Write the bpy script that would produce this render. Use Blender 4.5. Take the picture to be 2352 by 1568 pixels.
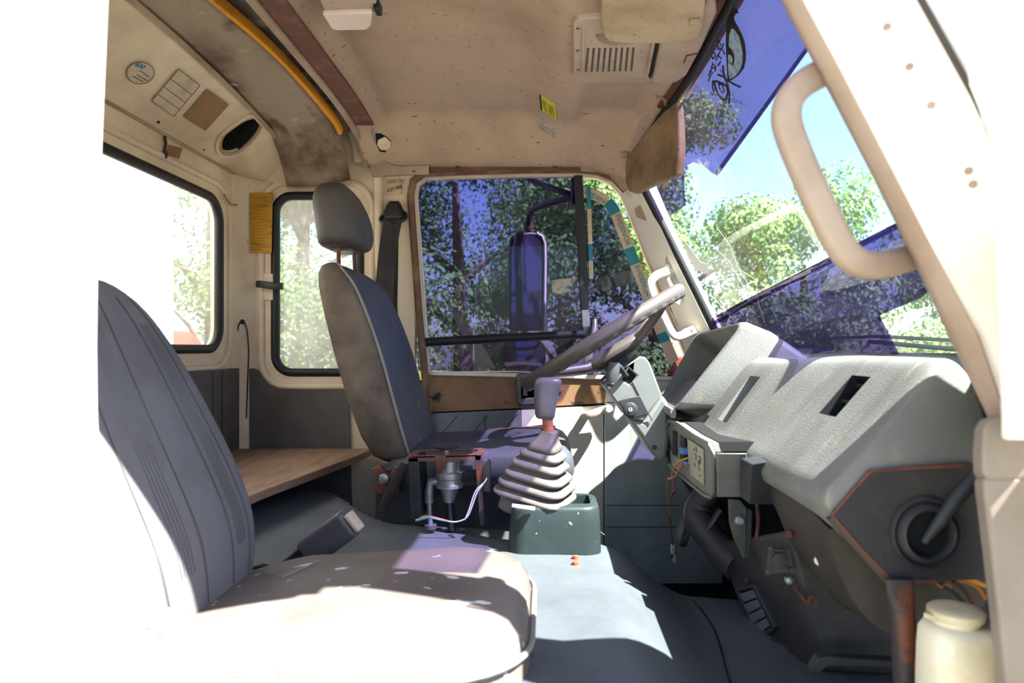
import bpy, bmesh, math, random
from mathutils import Vector as V, Matrix, noise as mnoise
import numpy as np
for _o in list(bpy.data.objects): bpy.data.objects.remove(_o, do_unlink=True)
SC = bpy.context.scene
COL = SC.collection
random.seed(7)
R = math.radians

# ------------------------------------------------------------------ camera
# X = towards the front of the truck, Y = across the cab (away from the open passenger door), Z up; cab floor near z = 0
F, CX, CY, CZ = 1600.0, 1250.0, 800.0, 0.8
cam_d = bpy.data.cameras.new('camera'); cam = bpy.data.objects.new('camera', cam_d); COL.objects.link(cam)
cam.location = (0, 0, CZ); cam.rotation_euler = (R(90), 0, 0)
cam_d.sensor_width = 36; cam_d.lens = F*36/2352
cam_d.shift_x = -(CX-1176)/2352; cam_d.shift_y = (CY-784)/2352
cam_d.clip_start = .02; cam_d.clip_end = 400
cam_d.dof.use_dof = True; cam_d.dof.focus_distance = 1.75; cam_d.dof.aperture_fstop = 4.5
SC.camera = cam

# ------------------------------------------------------------------ sky, sun, exposure
W = bpy.data.worlds.new('sky'); SC.world = W; W.use_nodes = True
wn = W.node_tree.nodes; wl = W.node_tree.links
sky = wn.new('ShaderNodeTexSky'); sky.sky_type = 'NISHITA'; sky.sun_disc = False
SUN_D = V((-.97, .53, -1.6)).normalized()
sky.sun_elevation = math.asin(-SUN_D.z); sky.sun_rotation = math.atan2(-SUN_D.x, -SUN_D.y)
sky.dust_density = 1.2; sky.ozone_density = 2.5
wl.new(sky.outputs[0], wn['Background'].inputs[0]); wn['Background'].inputs[1].default_value = .40
sd = bpy.data.lights.new('sun', 'SUN'); sun = bpy.data.objects.new('sun', sd); COL.objects.link(sun)
sd.energy = 32.0; sd.angle = R(.55); sd.color = (1, .97, .94)
sun.location = (3, -3, 6); sun.rotation_euler = SUN_D.to_track_quat('-Z', 'Y').to_euler()
SC.view_settings.view_transform = 'Standard'; SC.view_settings.look = 'None'
SC.view_settings.gamma = 1; SC.view_settings.use_curve_mapping = False
SC.view_settings.exposure = .25
SC.cycles.caustics_reflective = False; SC.cycles.caustics_refractive = False

# ------------------------------------------------------------------ placing helpers (photo pixel + real depth -> point in the cab)
CAM = V((0, 0, CZ))
def P(px, py, Y): return V(((px-CX)*Y/F, Y, CZ-(py-CY)*Y/F))
def PX(px, py, X): return P(px, py, X*F/(px-CX))
def PZ(px, py, z): return P(px, py, (CZ-z)*F/(py-CY))
def PP(px, py, p0, n):
    d = V(((px-CX)/F, 1, -(py-CY)/F)); n = V(n)
    return CAM + d*((V(p0)-CAM).dot(n)/d.dot(n))

# ------------------------------------------------------------------ materials
def lin(c):
    return tuple(((x/255/12.92) if x/255 <= .04045 else ((x/255+.055)/1.055)**2.4) for x in c[:3])+(1,)
MATS = {}
def mat(name, col, rough=.6, col2=None, scale=6, lo=.45, hi=.7, spots=(), bump=0, bscale=300, metal=0, spec=.4, stretch=(1,1,1), trans=0):
    """procedural surface: base colour, a second colour in cloudy patches (wear, dirt), small spots, fine relief"""
    m = bpy.data.materials.new(name); m.use_nodes = True
    nt = m.node_tree; n = nt.nodes; l = nt.links; b = n['Principled BSDF']
    b.inputs['Roughness'].default_value = rough; b.inputs['Metallic'].default_value = metal
    b.inputs['Specular IOR Level'].default_value = spec
    tc = n.new('ShaderNodeTexCoord')
    rgb = n.new('ShaderNodeRGB'); rgb.outputs[0].default_value = lin(col); out = rgb.outputs[0]
    def layer(out, c, sc, lo, hi, st, det=6, rgh=.6):
        mp = n.new('ShaderNodeMapping'); mp.inputs['Scale'].default_value = st
        l.new(tc.outputs['Object'], mp.inputs[0])
        t = n.new('ShaderNodeTexNoise'); t.inputs['Scale'].default_value = sc; t.inputs['Detail'].default_value = det
        t.inputs['Roughness'].default_value = rgh; l.new(mp.outputs[0], t.inputs[0])
        r = n.new('ShaderNodeMapRange'); r.inputs[1].default_value = lo; r.inputs[2].default_value = hi; l.new(t.outputs[0], r.inputs[0])
        mx = n.new('ShaderNodeMix'); mx.data_type = 'RGBA'
        l.new(r.outputs[0], mx.inputs[0]); l.new(out, mx.inputs[6]); mx.inputs[7].default_value = lin(c)
        return mx.outputs[2]
    if col2: out = layer(out, col2, scale, lo, hi, stretch)
    for sp in spots:
        out = layer(out, sp[0], sp[1], sp[2], sp[3], sp[4] if len(sp) > 4 else (1,1,1), 3, .5)
    l.new(out, b.inputs['Base Color'])
    if bump:
        t = n.new('ShaderNodeTexNoise'); t.inputs['Scale'].default_value = bscale; t.inputs['Detail'].default_value = 3
        l.new(tc.outputs['Object'], t.inputs[0])
        bp = n.new('ShaderNodeBump'); bp.inputs['Strength'].default_value = bump; bp.inputs['Distance'].default_value = .002
        l.new(t.outputs[0], bp.inputs['Height']); l.new(bp.outputs[0], b.inputs['Normal'])
    if trans: b.inputs['Transmission Weight'].default_value = trans
    MATS[name] = m; return m
def ribbed(name, axis, freq, depth=.5):
    """adds fine woven ribs to the relief of a material"""
    m = MATS[name]; n = m.node_tree.nodes; l = m.node_tree.links
    w = n.new('ShaderNodeTexWave'); w.wave_type = 'BANDS'; w.bands_direction = axis; w.inputs['Scale'].default_value = freq
    tc = n.new('ShaderNodeTexCoord'); l.new(tc.outputs['Object'], w.inputs[0])
    bp = n.new('ShaderNodeBump'); bp.inputs['Strength'].default_value = depth; bp.inputs['Distance'].default_value = .001
    l.new(w.outputs[1], bp.inputs['Height'])
    b = n['Principled BSDF']
    if b.inputs['Normal'].links: l.new(b.inputs['Normal'].links[0].from_socket, bp.inputs['Normal'])
    l.new(bp.outputs[0], b.inputs['Normal'])
def glass(name, tint, haze=0, hazecol=(235,240,235), refl=1.0, rough=0.0, hscale=5, hlo=.3, hhi=.8):
    """a thin pane: tinted see-through, mirror reflection by angle, dust film that scatters light"""
    m = bpy.data.materials.new(name); m.use_nodes = True
    nt = m.node_tree; n = nt.nodes; l = nt.links; n.remove(n['Principled BSDF'])
    tr = n.new('ShaderNodeBsdfTransparent'); tr.inputs[0].default_value = (*tint, 1)
    gl = n.new('ShaderNodeBsdfGlossy'); gl.inputs['Roughness'].default_value = rough
    lw = n.new('ShaderNodeLayerWeight'); lw.inputs[0].default_value = .5
    p5 = n.new('ShaderNodeMath'); p5.operation = 'POWER'; p5.inputs[1].default_value = 5; l.new(lw.outputs['Facing'], p5.inputs[0])
    k = n.new('ShaderNodeMath'); k.operation = 'MULTIPLY_ADD'; k.inputs[1].default_value = .95*refl; k.inputs[2].default_value = .04*refl; l.new(p5.outputs[0], k.inputs[0])
    mx = n.new('ShaderNodeMixShader'); l.new(k.outputs[0], mx.inputs[0]); l.new(tr.outputs[0], mx.inputs[1]); l.new(gl.outputs[0], mx.inputs[2])
    out = mx.outputs[0]
    if haze:
        tc = n.new('ShaderNodeTexCoord'); t = n.new('ShaderNodeTexNoise'); t.inputs['Scale'].default_value = hscale; t.inputs['Detail'].default_value = 7
        l.new(tc.outputs['Object'], t.inputs[0])
        r = n.new('ShaderNodeMapRange'); r.inputs[1].default_value = hlo; r.inputs[2].default_value = hhi
        r.inputs[3].default_value = haze*.6; r.inputs[4].default_value = haze*1.4; l.new(t.outputs[0], r.inputs[0])
        tl = n.new('ShaderNodeBsdfTranslucent'); tl.inputs[0].default_value = lin(hazecol)
        df = n.new('ShaderNodeBsdfDiffuse'); df.inputs[0].default_value = lin(hazecol)
        m1 = n.new('ShaderNodeMixShader'); m1.inputs[0].default_value = .35; l.new(tl.outputs[0], m1.inputs[1]); l.new(df.outputs[0], m1.inputs[2])
        m2 = n.new('ShaderNodeMixShader'); l.new(r.outputs[0], m2.inputs[0]); l.new(out, m2.inputs[1]); l.new(m1.outputs[0], m2.inputs[2])
        out = m2.outputs[0]
    l.new(out, n['Material Output'].inputs[0]); MATS[name] = m; return m

mat('cream', (224,205,180), .55, (170,144,118), 3, .5, .8, bump=.1, bscale=60, spots=[((96,66,44), 60, .74, .8)])
mat('cream_dark', (168,146,124), .6, (120,95,75), 5, .45, .8)
mat('headliner', (190,164,142), .85, (150,124,104), 3, .5, .9, spots=[((92,66,46), 55, .66, .74, (1,2.2,1)), ((80,58,42), 120, .73, .8)], bump=.25, bscale=500)
ribbed('headliner', 'Y', 150, .5)
mat('headliner_smooth', (184,163,146), .8, (150,130,112), 4, .45, .85, spots=[((92,66,46), 70, .68, .76, (1,2,1))])
mat('vinyl_dirty', (150,132,114), .7, (96,76,62), 4, .48, .60, spots=[((92,72,58), 9, .60, .68, (1,.6,1)), ((176,160,140), 26, .66, .75)], stretch=(1,.6,1))
mat('roof_metal', (168,160,150), .6, (120,110,100), 6, .5, .7)
mat('orange_foam', (226,150,40), .8, (150,90,20), 10, .55, .7)
mat('rust', (104,62,46), .75, (70,40,32), 30, .45, .65, bump=.2, bscale=150)
mat('rust_rail', (98,60,52), .7, (130,84,66), 18, .5, .7, bump=.1, bscale=200)
mat('rust_steel', (60,52,52), .6, (120,62,40), 14, .52, .62, bump=.2, bscale=120, spots=[((30,34,44), 9, .55, .65)])
mat('black_rubber', (22,22,24), .55, (60,58,56), 60, .68, .8, bump=.1, bscale=200)
mat('brown_rubber', (98,70,50), .65, (140,112,86), 12, .5, .75)
mat('black_plastic', (26,27,31), .45, (60,58,58), 18, .6, .8, bump=.1, bscale=400)
mat('charcoal', (46,48,54), .55, (74,70,68), 10, .5, .8, bump=.15, bscale=500)
mat('seam_grey', (74,72,74), .9)
mat('slat_grey', (108,110,124), .5)
mat('door_trim_sunlit', (176,182,178), .75, (150,154,150), 6, .42, .7, bump=.2, bscale=300)  # door trim made lighter, strong sun put into the colour
mat('headrest', (82,77,74), .6, (64,60,58), 8, .4, .7, bump=.2, bscale=400)
mat('jamb_paint', (142,130,122), .55, (120,104,92), 6, .45, .75)
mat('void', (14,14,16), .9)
mat('seat_fabric', (112,110,114), .95, (92,88,90), 5, .4, .7, bump=.5, bscale=600)
mat('seat_vinyl', (72,75,82), .55, (56,57,62), 4, .42, .75, bump=.2, bscale=500, spots=[((120,112,100), 25, .64, .74)])
mat('seat_side', (110,96,84), .75, (74,64,58), 9, .42, .68, bump=.4, bscale=300)
mat('piping', (128,124,120), .6)
mat('seat_cushion_vinyl', (114,104,99), .5, (92,83,79), 6, .4, .7, bump=.15, bscale=350, spots=[((205,210,205), 26, .665, .69, (1,1.6,1))])
mat('wood', (158,128,106), .7, (126,94,74), 5, .4, .7, stretch=(6,1,6), bump=.2, bscale=80)
mat('mat_rubber', (86,91,97), .6, (70,74,80), 4, .4, .7, bump=.35, bscale=120, spots=[((150,152,150), 160, .74, .8)])
mat('mat_dark', (40,42,56), .6, (60,58,62), 6, .5, .8, bump=.3, bscale=150, spots=[((150,152,160), 150, .76, .8)])
mat('tray', (38,48,49), .45, (50,61,61), 8, .5, .7, bump=.1, bscale=300, spots=[((170,178,172), 90, .72, .76)])
mat('boot_rubber', (88,82,82), .65, (112,104,100), 14, .45, .7, bump=.15, bscale=300)
mat('knob_grey', (78,76,84), .4, (92,88,92), 8, .5, .7, bump=.05, bscale=300)
mat('lever_red', (142,84,70), .6, (110,58,48), 30, .5, .65)
mat('dash', (126,126,124), .55, (108,104,102), 5, .4, .72, bump=.45, bscale=420, stretch=(1,3,1), spots=[((160,150,128), 14, .62, .8, (1,5,1))])
mat('dash_dark', (66,58,53), .6, (46,42,40), 6, .4, .7, bump=.2, bscale=300)
mat('dash_side', (128,118,112), .6, (100,88,80), 4, .4, .75, bump=.2, bscale=400)
mat('column', (118,120,120), .5, (100,98,96), 6, .45, .75, bump=.2, bscale=500)
mat('wheel', (88,81,79), .42, (74,66,62), 6, .45, .7, bump=.08, bscale=300)
mat('handle_cream', (214,206,192), .45, (180,164,146), 10, .5, .8)
mat('white_paint', (236,232,226), .4, (214,200,184), 4, .55, .8, spots=[((170,140,118), 40, .72, .8)])
mat('pillar_tan', (170,148,134), .55, (140,114,94), 7, .45, .75, bump=.1, bscale=150)
mat('pillar_cream', (222,214,200), .45, (176,170,160), 5, .6, .68)
mat('door_bare', (140,106,76), .6, (108,76,52), 7, .42, .68, spots=[((50,36,30), 14, .62, .7, (1,1,1.6))], bump=.15, bscale=60)
mat('door_trim', (112,116,122), .75, (92,94,98), 6, .42, .7, bump=.2, bscale=300)
mat('trim_cream', (206,200,186), .7, (176,166,150), 5, .5, .8, bump=.1, bscale=300)
mat('kick_dark', (40,44,52), .75, (58,60,64), 5, .5, .8, bump=.2, bscale=200)
mat('rear_trim', (98,92,92), .75, (76,66,60), 4, .4, .7)
mat('heater', (46,45,50), .55, (74,68,64), 9, .48, .75, bump=.2, bscale=250, spots=[((104,62,46), 50, .74, .78)])
mat('bracket_green', (74,76,68), .6, (110,96,76), 16, .55, .7)
mat('steel', (150,152,156), .4, (110,104,100), 14, .45, .7, metal=.6)
mat('chrome', (190,190,190), .2, metal=1)
mat('paper_yellow', (180,134,36), .6, (112,80,24), 26, .52, .68, stretch=(1,1,4))
mat('sticker_yellow', (214,206,40), .5)
mat('sticker_grey', (176,168,152), .6, (140,134,126), 60, .5, .6, stretch=(1,6,1))
mat('sticker_pale', (196,178,158), .6, (172,150,130), 20, .5, .7)
mat('patch_brown', (140,102,74), .7, (120,84,60), 12, .45, .7)
mat('ink', (30,26,26), .7)
mat('ink_soft', (120,98,82), .8)
mat('teal', (20,122,140), .5, (60,150,160), 20, .6, .8)
mat('tape_beige', (206,184,160), .55, (178,152,130), 14, .45, .75)
mat('paper_note', (198,176,148), .8, (176,150,122), 8, .45, .7)
mat('visor', (150,126,96), .8, (104,80,56), 7, .42, .68, bump=.25, bscale=200, spots=[((66,50,36), 45, .66, .74)])
mat('visor_foam', (188,164,138), .9, (160,134,110), 9, .45, .7, bump=.5, bscale=220, spots=[((92,66,46), 70, .66, .74, (1,2,1))])
mat('lamp_lens', (226,206,196), .35, (196,160,150), 8, .5, .8)
mat('blue_plug', (90,130,190), .5)
mat('white_plug', (226,220,206), .5, (180,170,150), 60, .55, .7)
mat('wire_yellow', (220,160,40), .5); mat('wire_red', (190,96,90), .5); mat('wire_white', (206,206,210), .5); mat('wire_teal', (60,160,170), .5); mat('wire_brown', (176,110,40), .6)
mat('bottle', (236,226,200), .4, (206,180,140), 7, .5, .75)
mat('bottle_cap', (214,202,170), .5, (180,160,120), 12, .5, .75)
mat('panel_switch', (176,172,150), .6, (150,144,126), 8, .45, .7)
mat('belt', (40,36,36), .8, (58,52,48), 20, .45, .7, bump=.3, bscale=500)
mat('mirror', (200,205,210), .03, metal=1)
mat('mirror_hazy', (186,186,190), .06, metal=.95)
mat('white_wall', (238,236,230), .6, (216,210,200), 3, .5, .8)
mat('red_paint', (196,52,40), .4, (150,36,30), 4, .5, .8)
mat('glass_dark', (30,36,44), .1)
mat('leaf', (96,132,62), .6, (150,176,92), .9, .4, .65, spec=.2)
mat('leaf_dark', (66,98,50), .6, (118,146,74), .9, .4, .65, spec=.2)
mat('bark', (96,80,66), .9, (66,54,46), 9, .4, .7)
mat('soil', (150,146,132), .9, (112,118,88), .35, .42, .62)
mat('ink_blue', (150,178,196), .6, (110,140,165), 60, .45, .65)
mat('crack', (240,240,236), .4)
mat('paint_gap', (70,60,56), .8)
glass('windscreen', (.93,.965,.94), haze=.010, hscale=7)
glass('film', (.57,.51,.71), haze=.004, refl=.8, hazecol=(120,110,180))
glass('film_dark', (.45,.38,.55), haze=.004, refl=.6, hazecol=(120,110,180))
glass('door_glass', (.385,.365,.565), haze=.008, refl=.3, hscale=6, hazecol=(180,180,190))
glass('film_low', (.43,.38,.62), haze=.004, refl=.8, hazecol=(120,110,180))
glass('clear_glass', (.95,.97,.95), haze=.02)
glass('dusty_glass', (.95,.97,.95), haze=.24, hscale=4, hazecol=(245,245,240))
glass('very_dusty', (.95,.96,.95), haze=.13, hscale=3, hazecol=(250,248,245))
glass('glare_scrape', (.55,.56,.56), haze=.13, hscale=30, hazecol=(190,190,185))  # pale haze for a scraped sticker and a painted reflection

# ------------------------------------------------------------------ mesh helpers
def link(name, me, m, parent=None):
    o = bpy.data.objects.new(name, me); COL.objects.link(o)
    if m: me.materials.append(MATS[m] if isinstance(m, str) else m)
    if parent is not None:
        o.parent = parent; o.matrix_parent_inverse = PINV.get(parent.name, Matrix())
    return o
PINV = {}
def mesh(name, verts, faces, m, parent=None, smooth=True, angle=40, bevel=0, subs=0, solid=0, segs=2, off=0):
    me = bpy.data.meshes.new(name)
    me.from_pydata([tuple(v) for v in verts], [], faces)
    bm = bmesh.new(); bm.from_mesh(me); bmesh.ops.recalc_face_normals(bm, faces=bm.faces); bm.to_mesh(me); bm.free()
    o = link(name, me, m, parent)
    if solid:
        s = o.modifiers.new('thickness', 'SOLIDIFY'); s.thickness = solid; s.offset = off
    if bevel:
        b = o.modifiers.new('bevel', 'BEVEL'); b.width = bevel; b.segments = segs; b.limit_method = 'ANGLE'; b.angle_limit = R(32)
    if subs:
        s = o.modifiers.new('subdivision', 'SUBSURF'); s.levels = subs; s.render_levels = subs
    if smooth:
        me.shade_smooth(); me.set_sharp_from_angle(angle=R(angle))
    return o
def thing(name, label, cat, loc=(0,0,0), group=None, kind=None):
    o = bpy.data.objects.new(name, None); COL.objects.link(o); o.location = loc; o.empty_display_size = .05
    PINV[o.name] = Matrix.Translation(-V(loc))
    return tag(o, label, cat, group, kind)
def tag(o, label=None, cat=None, group=None, kind=None):
    if label: o['label'] = label
    if cat: o['category'] = cat
    if group: o['group'] = group
    if kind: o['kind'] = kind
    return o
def struct(o): o['kind'] = 'structure'; return o
def lab(o, t): o['label'] = t; return o
class MB:
    """collects primitives of one part"""
    def __init__(s): s.v = []; s.f = []
    def add(s, v, f):
        k = len(s.v); s.v += [V(p) for p in v]; s.f += [tuple(i+k for i in q) for q in f]; return s
    def build(s, name, m, parent=None, **k): return mesh(name, s.v, s.f, m, parent, **k)
def g_box(c, size, rot=None):
    c = V(c); M3 = rot or Matrix.Identity(3); h = V(size)/2
    v = [c + M3 @ V((sx*h.x, sy*h.y, sz*h.z)) for sx in (-1,1) for sy in (-1,1) for sz in (-1,1)]
    return v, [(0,1,3,2),(4,6,7,5),(0,4,5,1),(2,3,7,6),(0,2,6,4),(1,5,7,3)]
def g_loft(rings, closed=True, cap0=True, cap1=True):
    n = len(rings[0]); v = [V(p) for r in rings for p in r]; f = []
    for i in range(len(rings)-1):
        for j in range(n if closed else n-1):
            a = i*n+j; b = i*n+(j+1) % n
            f.append((a, b, b+n, a+n))
    if closed and cap0: f.append(tuple(range(n-1, -1, -1)))
    if closed and cap1: f.append(tuple(range((len(rings)-1)*n, len(rings)*n)))
    return v, f
def spline(pts, k=6, closed=False):
    """smooth curve through points"""
    pts = [V(p) for p in pts]; out = []; n = len(pts)
    rng = range(n if closed else n-1)
    for i in rng:
        if closed: a, b, c, d = pts[(i-1) % n], pts[i], pts[(i+1) % n], pts[(i+2) % n]
        else: a, b, c, d = pts[max(i-1,0)], pts[i], pts[i+1], pts[min(i+2,n-1)]
        for q in range(k):
            t = q/k
            out.append(.5*((2*b)+(c-a)*t+(2*a-5*b+4*c-d)*t*t+(-a+3*b-3*c+d)*t**3))
    if not closed: out.append(pts[-1])
    return out
def frames(pts, closed=False, up=None):
    n = len(pts); T = []
    for i in range(n):
        a = pts[(i-1) % n] if closed or i else pts[i]; b = pts[(i+1) % n] if closed or i < n-1 else pts[i]
        T.append((b-a).normalized())
    ref = V(up) if up is not None else (V((0,0,1)) if abs(T[0].z) < .9 else V((1,0,0)))
    fr = []
    for t in T:
        s = t.cross(ref)
        if s.length < 1e-4: s = t.orthogonal()
        s.normalize(); u = s.cross(t).normalized()
        if up is None: ref = u
        fr.append((s, u))
    return fr
def g_tube(pts, r, n=10, closed=False, up=None, flat=None):
    """swept tube; r number or list; flat=(a,b): half width / half height instead of r"""
    pts = [V(p) for p in pts]; fr = frames(pts, closed, up); rings = []
    for i, (p, (s, u)) in enumerate(zip(pts, fr)):
        rr = r[i] if isinstance(r, (list, tuple)) else r
        a, b = flat if flat else (rr, rr)
        ring = []
        for k in range(n):
            t = 2*math.pi*k/n
            if flat and n <= 4: q = [(1,1),(-1,1),(-1,-1),(1,-1)][k]; ring.append(p+s*a*q[0]+u*b*q[1])
            elif flat:
                c_, s_ = math.cos(t), math.sin(t); e = .55
                ring.append(p+s*a*math.copysign(abs(c_)**e, c_)+u*b*math.copysign(abs(s_)**e, s_))
            else: ring.append(p+s*a*math.cos(t)+u*b*math.sin(t))
        rings.append(ring)
    if closed: rings.append(rings[0]); return g_loft(rings, True, False, False)
    return g_loft(rings)
def g_lathe(prof, c, axis, n=24, cap=True):
    """prof: (radius, height along axis)"""
    c = V(c); ax = V(axis).normalized(); s = ax.orthogonal().normalized(); u = ax.cross(s)
    rings = [[c+ax*h+(s*math.cos(2*math.pi*k/n)+u*math.sin(2*math.pi*k/n))*max(r,1e-4) for k in range(n)] for r, h in prof]
    return g_loft(rings, True, cap, cap)
def g_prism(poly, ext):
    poly = [V(p) for p in poly]; e = V(ext); n = len(poly)
    return poly+[p+e for p in poly], [tuple(range(n-1,-1,-1)), tuple(range(n, 2*n))]+[(i,(i+1)%n,(i+1)%n+n,i+n) for i in range(n)]
def rrect(x0, x1, y0, y1, r, n=5):
    out = []
    for cx, cy, a in ((x1-r,y1-r,0),(x0+r,y1-r,90),(x0+r,y0+r,180),(x1-r,y0+r,270)):
        for k in range(n+1):
            t = R(a+90*k/n); out.append((cx+r*math.cos(t), cy+r*math.sin(t)))
    return out
def panel(name, outer, holes, to3, thick, m, parent=None, bevel=0, smooth=True):
    """flat sheet with real openings; outer and holes are 2-D loops, to3 maps them into the cab, thick is the extrusion vector"""
    bm = bmesh.new(); es = []
    for loop in [outer]+list(holes):
        vs = [bm.verts.new(to3(*p)) for p in loop]
        for i in range(len(vs)): es.append(bm.edges.new((vs[i], vs[(i+1) % len(vs)])))
    r = bmesh.ops.triangle_fill(bm, edges=es, use_beauty=True)
    # drop triangles that fell into holes
    inv = [(h, [to3(*p) for p in h]) for h in holes]
    ex = bmesh.ops.extrude_face_region(bm, geom=list(bm.faces))
    for g in ex['geom']:
        if isinstance(g, bmesh.types.BMVert): g.co += V(thick)
    bmesh.ops.recalc_face_normals(bm, faces=bm.faces)
    me = bpy.data.meshes.new(name); bm.to_mesh(me); bm.free()
    o = link(name, me, m, parent)
    if bevel:
        b = o.modifiers.new('bevel', 'BEVEL'); b.width = bevel; b.segments = 2; b.limit_method = 'ANGLE'; b.angle_limit = R(50)
    if smooth: me.shade_smooth(); me.set_sharp_from_angle(angle=R(35))
    return o
def box(name, c, size, m, parent=None, rot=None, bevel=.003, segs=2):
    v, f = g_box(c, size, rot); return mesh(name, v, f, m, parent, bevel=bevel, segs=segs)
def tube(name, pts, r, m, parent=None, **k):
    kk = {q: k.pop(q) for q in ('n','closed','up','flat') if q in k}
    v, f = g_tube(pts, r, **kk); return mesh(name, v, f, m, parent, angle=50, **k)
def text(name, body, m, o, u, v, size, parent=None, depth=.0004, shear=0):
    cu = bpy.data.curves.new(name, 'FONT'); cu.body = body; cu.size = size; cu.extrude = depth; cu.resolution_u = 2; cu.shear = shear
    tmp = bpy.data.objects.new(name+'_tmp', cu); COL.objects.link(tmp)
    dg = bpy.context.evaluated_depsgraph_get(); me = bpy.data.meshes.new_from_object(tmp.evaluated_get(dg))
    bpy.data.objects.remove(tmp, do_unlink=True); bpy.data.curves.remove(cu)
    u = V(u).normalized(); v = V(v).normalized(); w = u.cross(v)
    me.transform(Matrix((( u.x,v.x,w.x,o[0]),(u.y,v.y,w.y,o[1]),(u.z,v.z,w.z,o[2]),(0,0,0,1))))
    me.name = name
    return link(name, me, m, parent)
def rot_axes(x, y, z):
    return Matrix((V(x),V(y),V(z))).transposed()
def screw(parent, p, n, r=.006, m='rust_steel'):
    v, f = g_lathe([(r*1.35,0),(r*1.35,.0012),(r,.0022),(r*.6,.003),(r*.25,.0018)], p, n, 12)
    return mesh('screw', v, f, m, parent)
def smooth01(a, b, x):
    t = min(1, max(0, (x-a)/(b-a))); return t*t*(3-2*t)

# ================================================================== the setting: cab shell
YF = 2.15      # inner face of the far side wall
XR = -.94      # inner face of the rear wall
struct(box('floor', (-.05, 1.39, -.03), (1.86, 1.62, .06), 'mat_dark', bevel=0))
struct(box('roof', (-.26, 1.39, 1.605), (1.44, 1.66, .03), 'white_paint', bevel=.01))
struct(box('wall_front', (.86, 1.39, .38), (.05, 1.62, .82), 'kick_dark', bevel=0))
struct(mesh('trim_cowl', *g_prism([(.53,.70,.775),(.885,.70,.755),(.885,.70,.72),(.53,.70,.74)], (0,1.48,0)), 'charcoal'))

# rear wall with its window opening
rw_hole = rrect(.80, 2.025, .795, 1.232, .07, 8)
wall_rear = struct(panel('wall_rear', [(.56,-.06),(2.2,-.06),(2.2,1.57),(.56,1.57)], [rw_hole], lambda y,z: V((XR,y,z)), (-.03,0,0), 'cream'))
tube('window_bead', [V((XR+.002, y, z)) for y, z in rrect(.755, 2.075, .745, 1.272, .09, 8)], .009, 'cream', wall_rear, n=8, closed=True)
w1 = thing('window_1', None, None, (XR, 1.41, .8), kind='structure')
panel('pane', rrect(.79, 2.035, .785, 1.242, .07, 8), [], lambda y,z: V((XR-.014,y,z)), (-.004,0,0), 'very_dusty', w1)
tube('seal', [V((XR-.004, y, z)) for y, z in rrect(.803, 2.022, .798, 1.229, .068, 8)], .013, 'black_rubber', w1, n=10, closed=True)

# sloped panel between rear wall and roof
def zs(Y): return 1.452-.045*max(0,(Y-1.35)/.65)**2 if Y > 1.35 else 1.452-.045*((1.35-Y)/.65)**2
SLP0 = V((XR, 0, 1.33)); SLN = V((.12, 0, -.17)).normalized()
ys = [.58+.02*i for i in range(79)]
v = []; f = []
def slope_pt(Y, t):
    e = max(0, (Y-1.98)/.17)
    top = V((-.77, Y, zs(Y)-.10*e*e)); bot = V((XR, Y, 1.33))
    p = bot.lerp(top, t); p.z += 0
    return p
NT = 8
sgrid = [[slope_pt(Y, k/NT) for k in range(NT+1)] for Y in ys]
# oval opening: build the sheet as a panel in (Y,t) space with a hole
def slope_hit(px, py):
    p = PP(px, py, SLP0, SLN)
    for _ in range(8):
        t = min(1, max(0, (p.x-XR)/.17)); p = PP(px, py, slope_pt(p.y, t), SLN)
    return p.y, min(.97, max(.03, (p.x-XR)/.17))
oval_px = spline([(x,y,0) for x,y in ((507,330),(514,310),(535,292),(562,275),(588,270),(597,279),(592,298),(574,322),(548,344),(524,350),(511,344))], 3, True)
ocx, ocy = 552, 310
def oval(k=1.0): return [slope_hit(ocx+(p.x-ocx)*k, ocy+(p.y-ocy)*k) for p in oval_px]
out_l = [(Y, 0.0) for Y in ys[::3]]+[(ys[-1], k/NT) for k in range(1, NT)]+[(Y, 1.0) for Y in reversed(ys[::3])]+[(ys[0], k/NT) for k in range(NT-1, 0, -1)]
slope = struct(panel('wall_rear_upper', out_l, [oval()], slope_pt, (-.004, 0, .006), 'cream'))
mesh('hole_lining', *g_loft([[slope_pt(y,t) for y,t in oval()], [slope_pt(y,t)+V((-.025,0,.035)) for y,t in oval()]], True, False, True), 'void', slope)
tube('hole_rim', [slope_pt(y,t)+V((.001,0,-.001)) for y,t in oval(1.06)], .005, 'cream_dark', slope, n=6, closed=True)
tube('hole_bead', [slope_pt(y,t)+V((.001,0,-.001)) for y,t in oval(1.22)], .006, 'cream', slope, n=6, closed=True)
tube('seam', [slope_pt(Y,0)+V((.003,0,-.002)) for Y in ys], .004, 'cream_dark', slope, n=6)
tube('seam', [slope_pt(Y,1)+V((.002,0,-.003)) for Y in ys[:-4]], .007, 'cream_dark', slope, n=6)
for (px, py, r) in ((363,279,.004),(553,389,.008),(467,342,.003)):
    p = PP(px, py, SLP0, SLN); mesh('plug', *g_lathe([(r,0),(r*.8,.004),(r*.3,.005)], p+SLN*.0, SLN, 10), 'black_plastic', slope)

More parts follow.
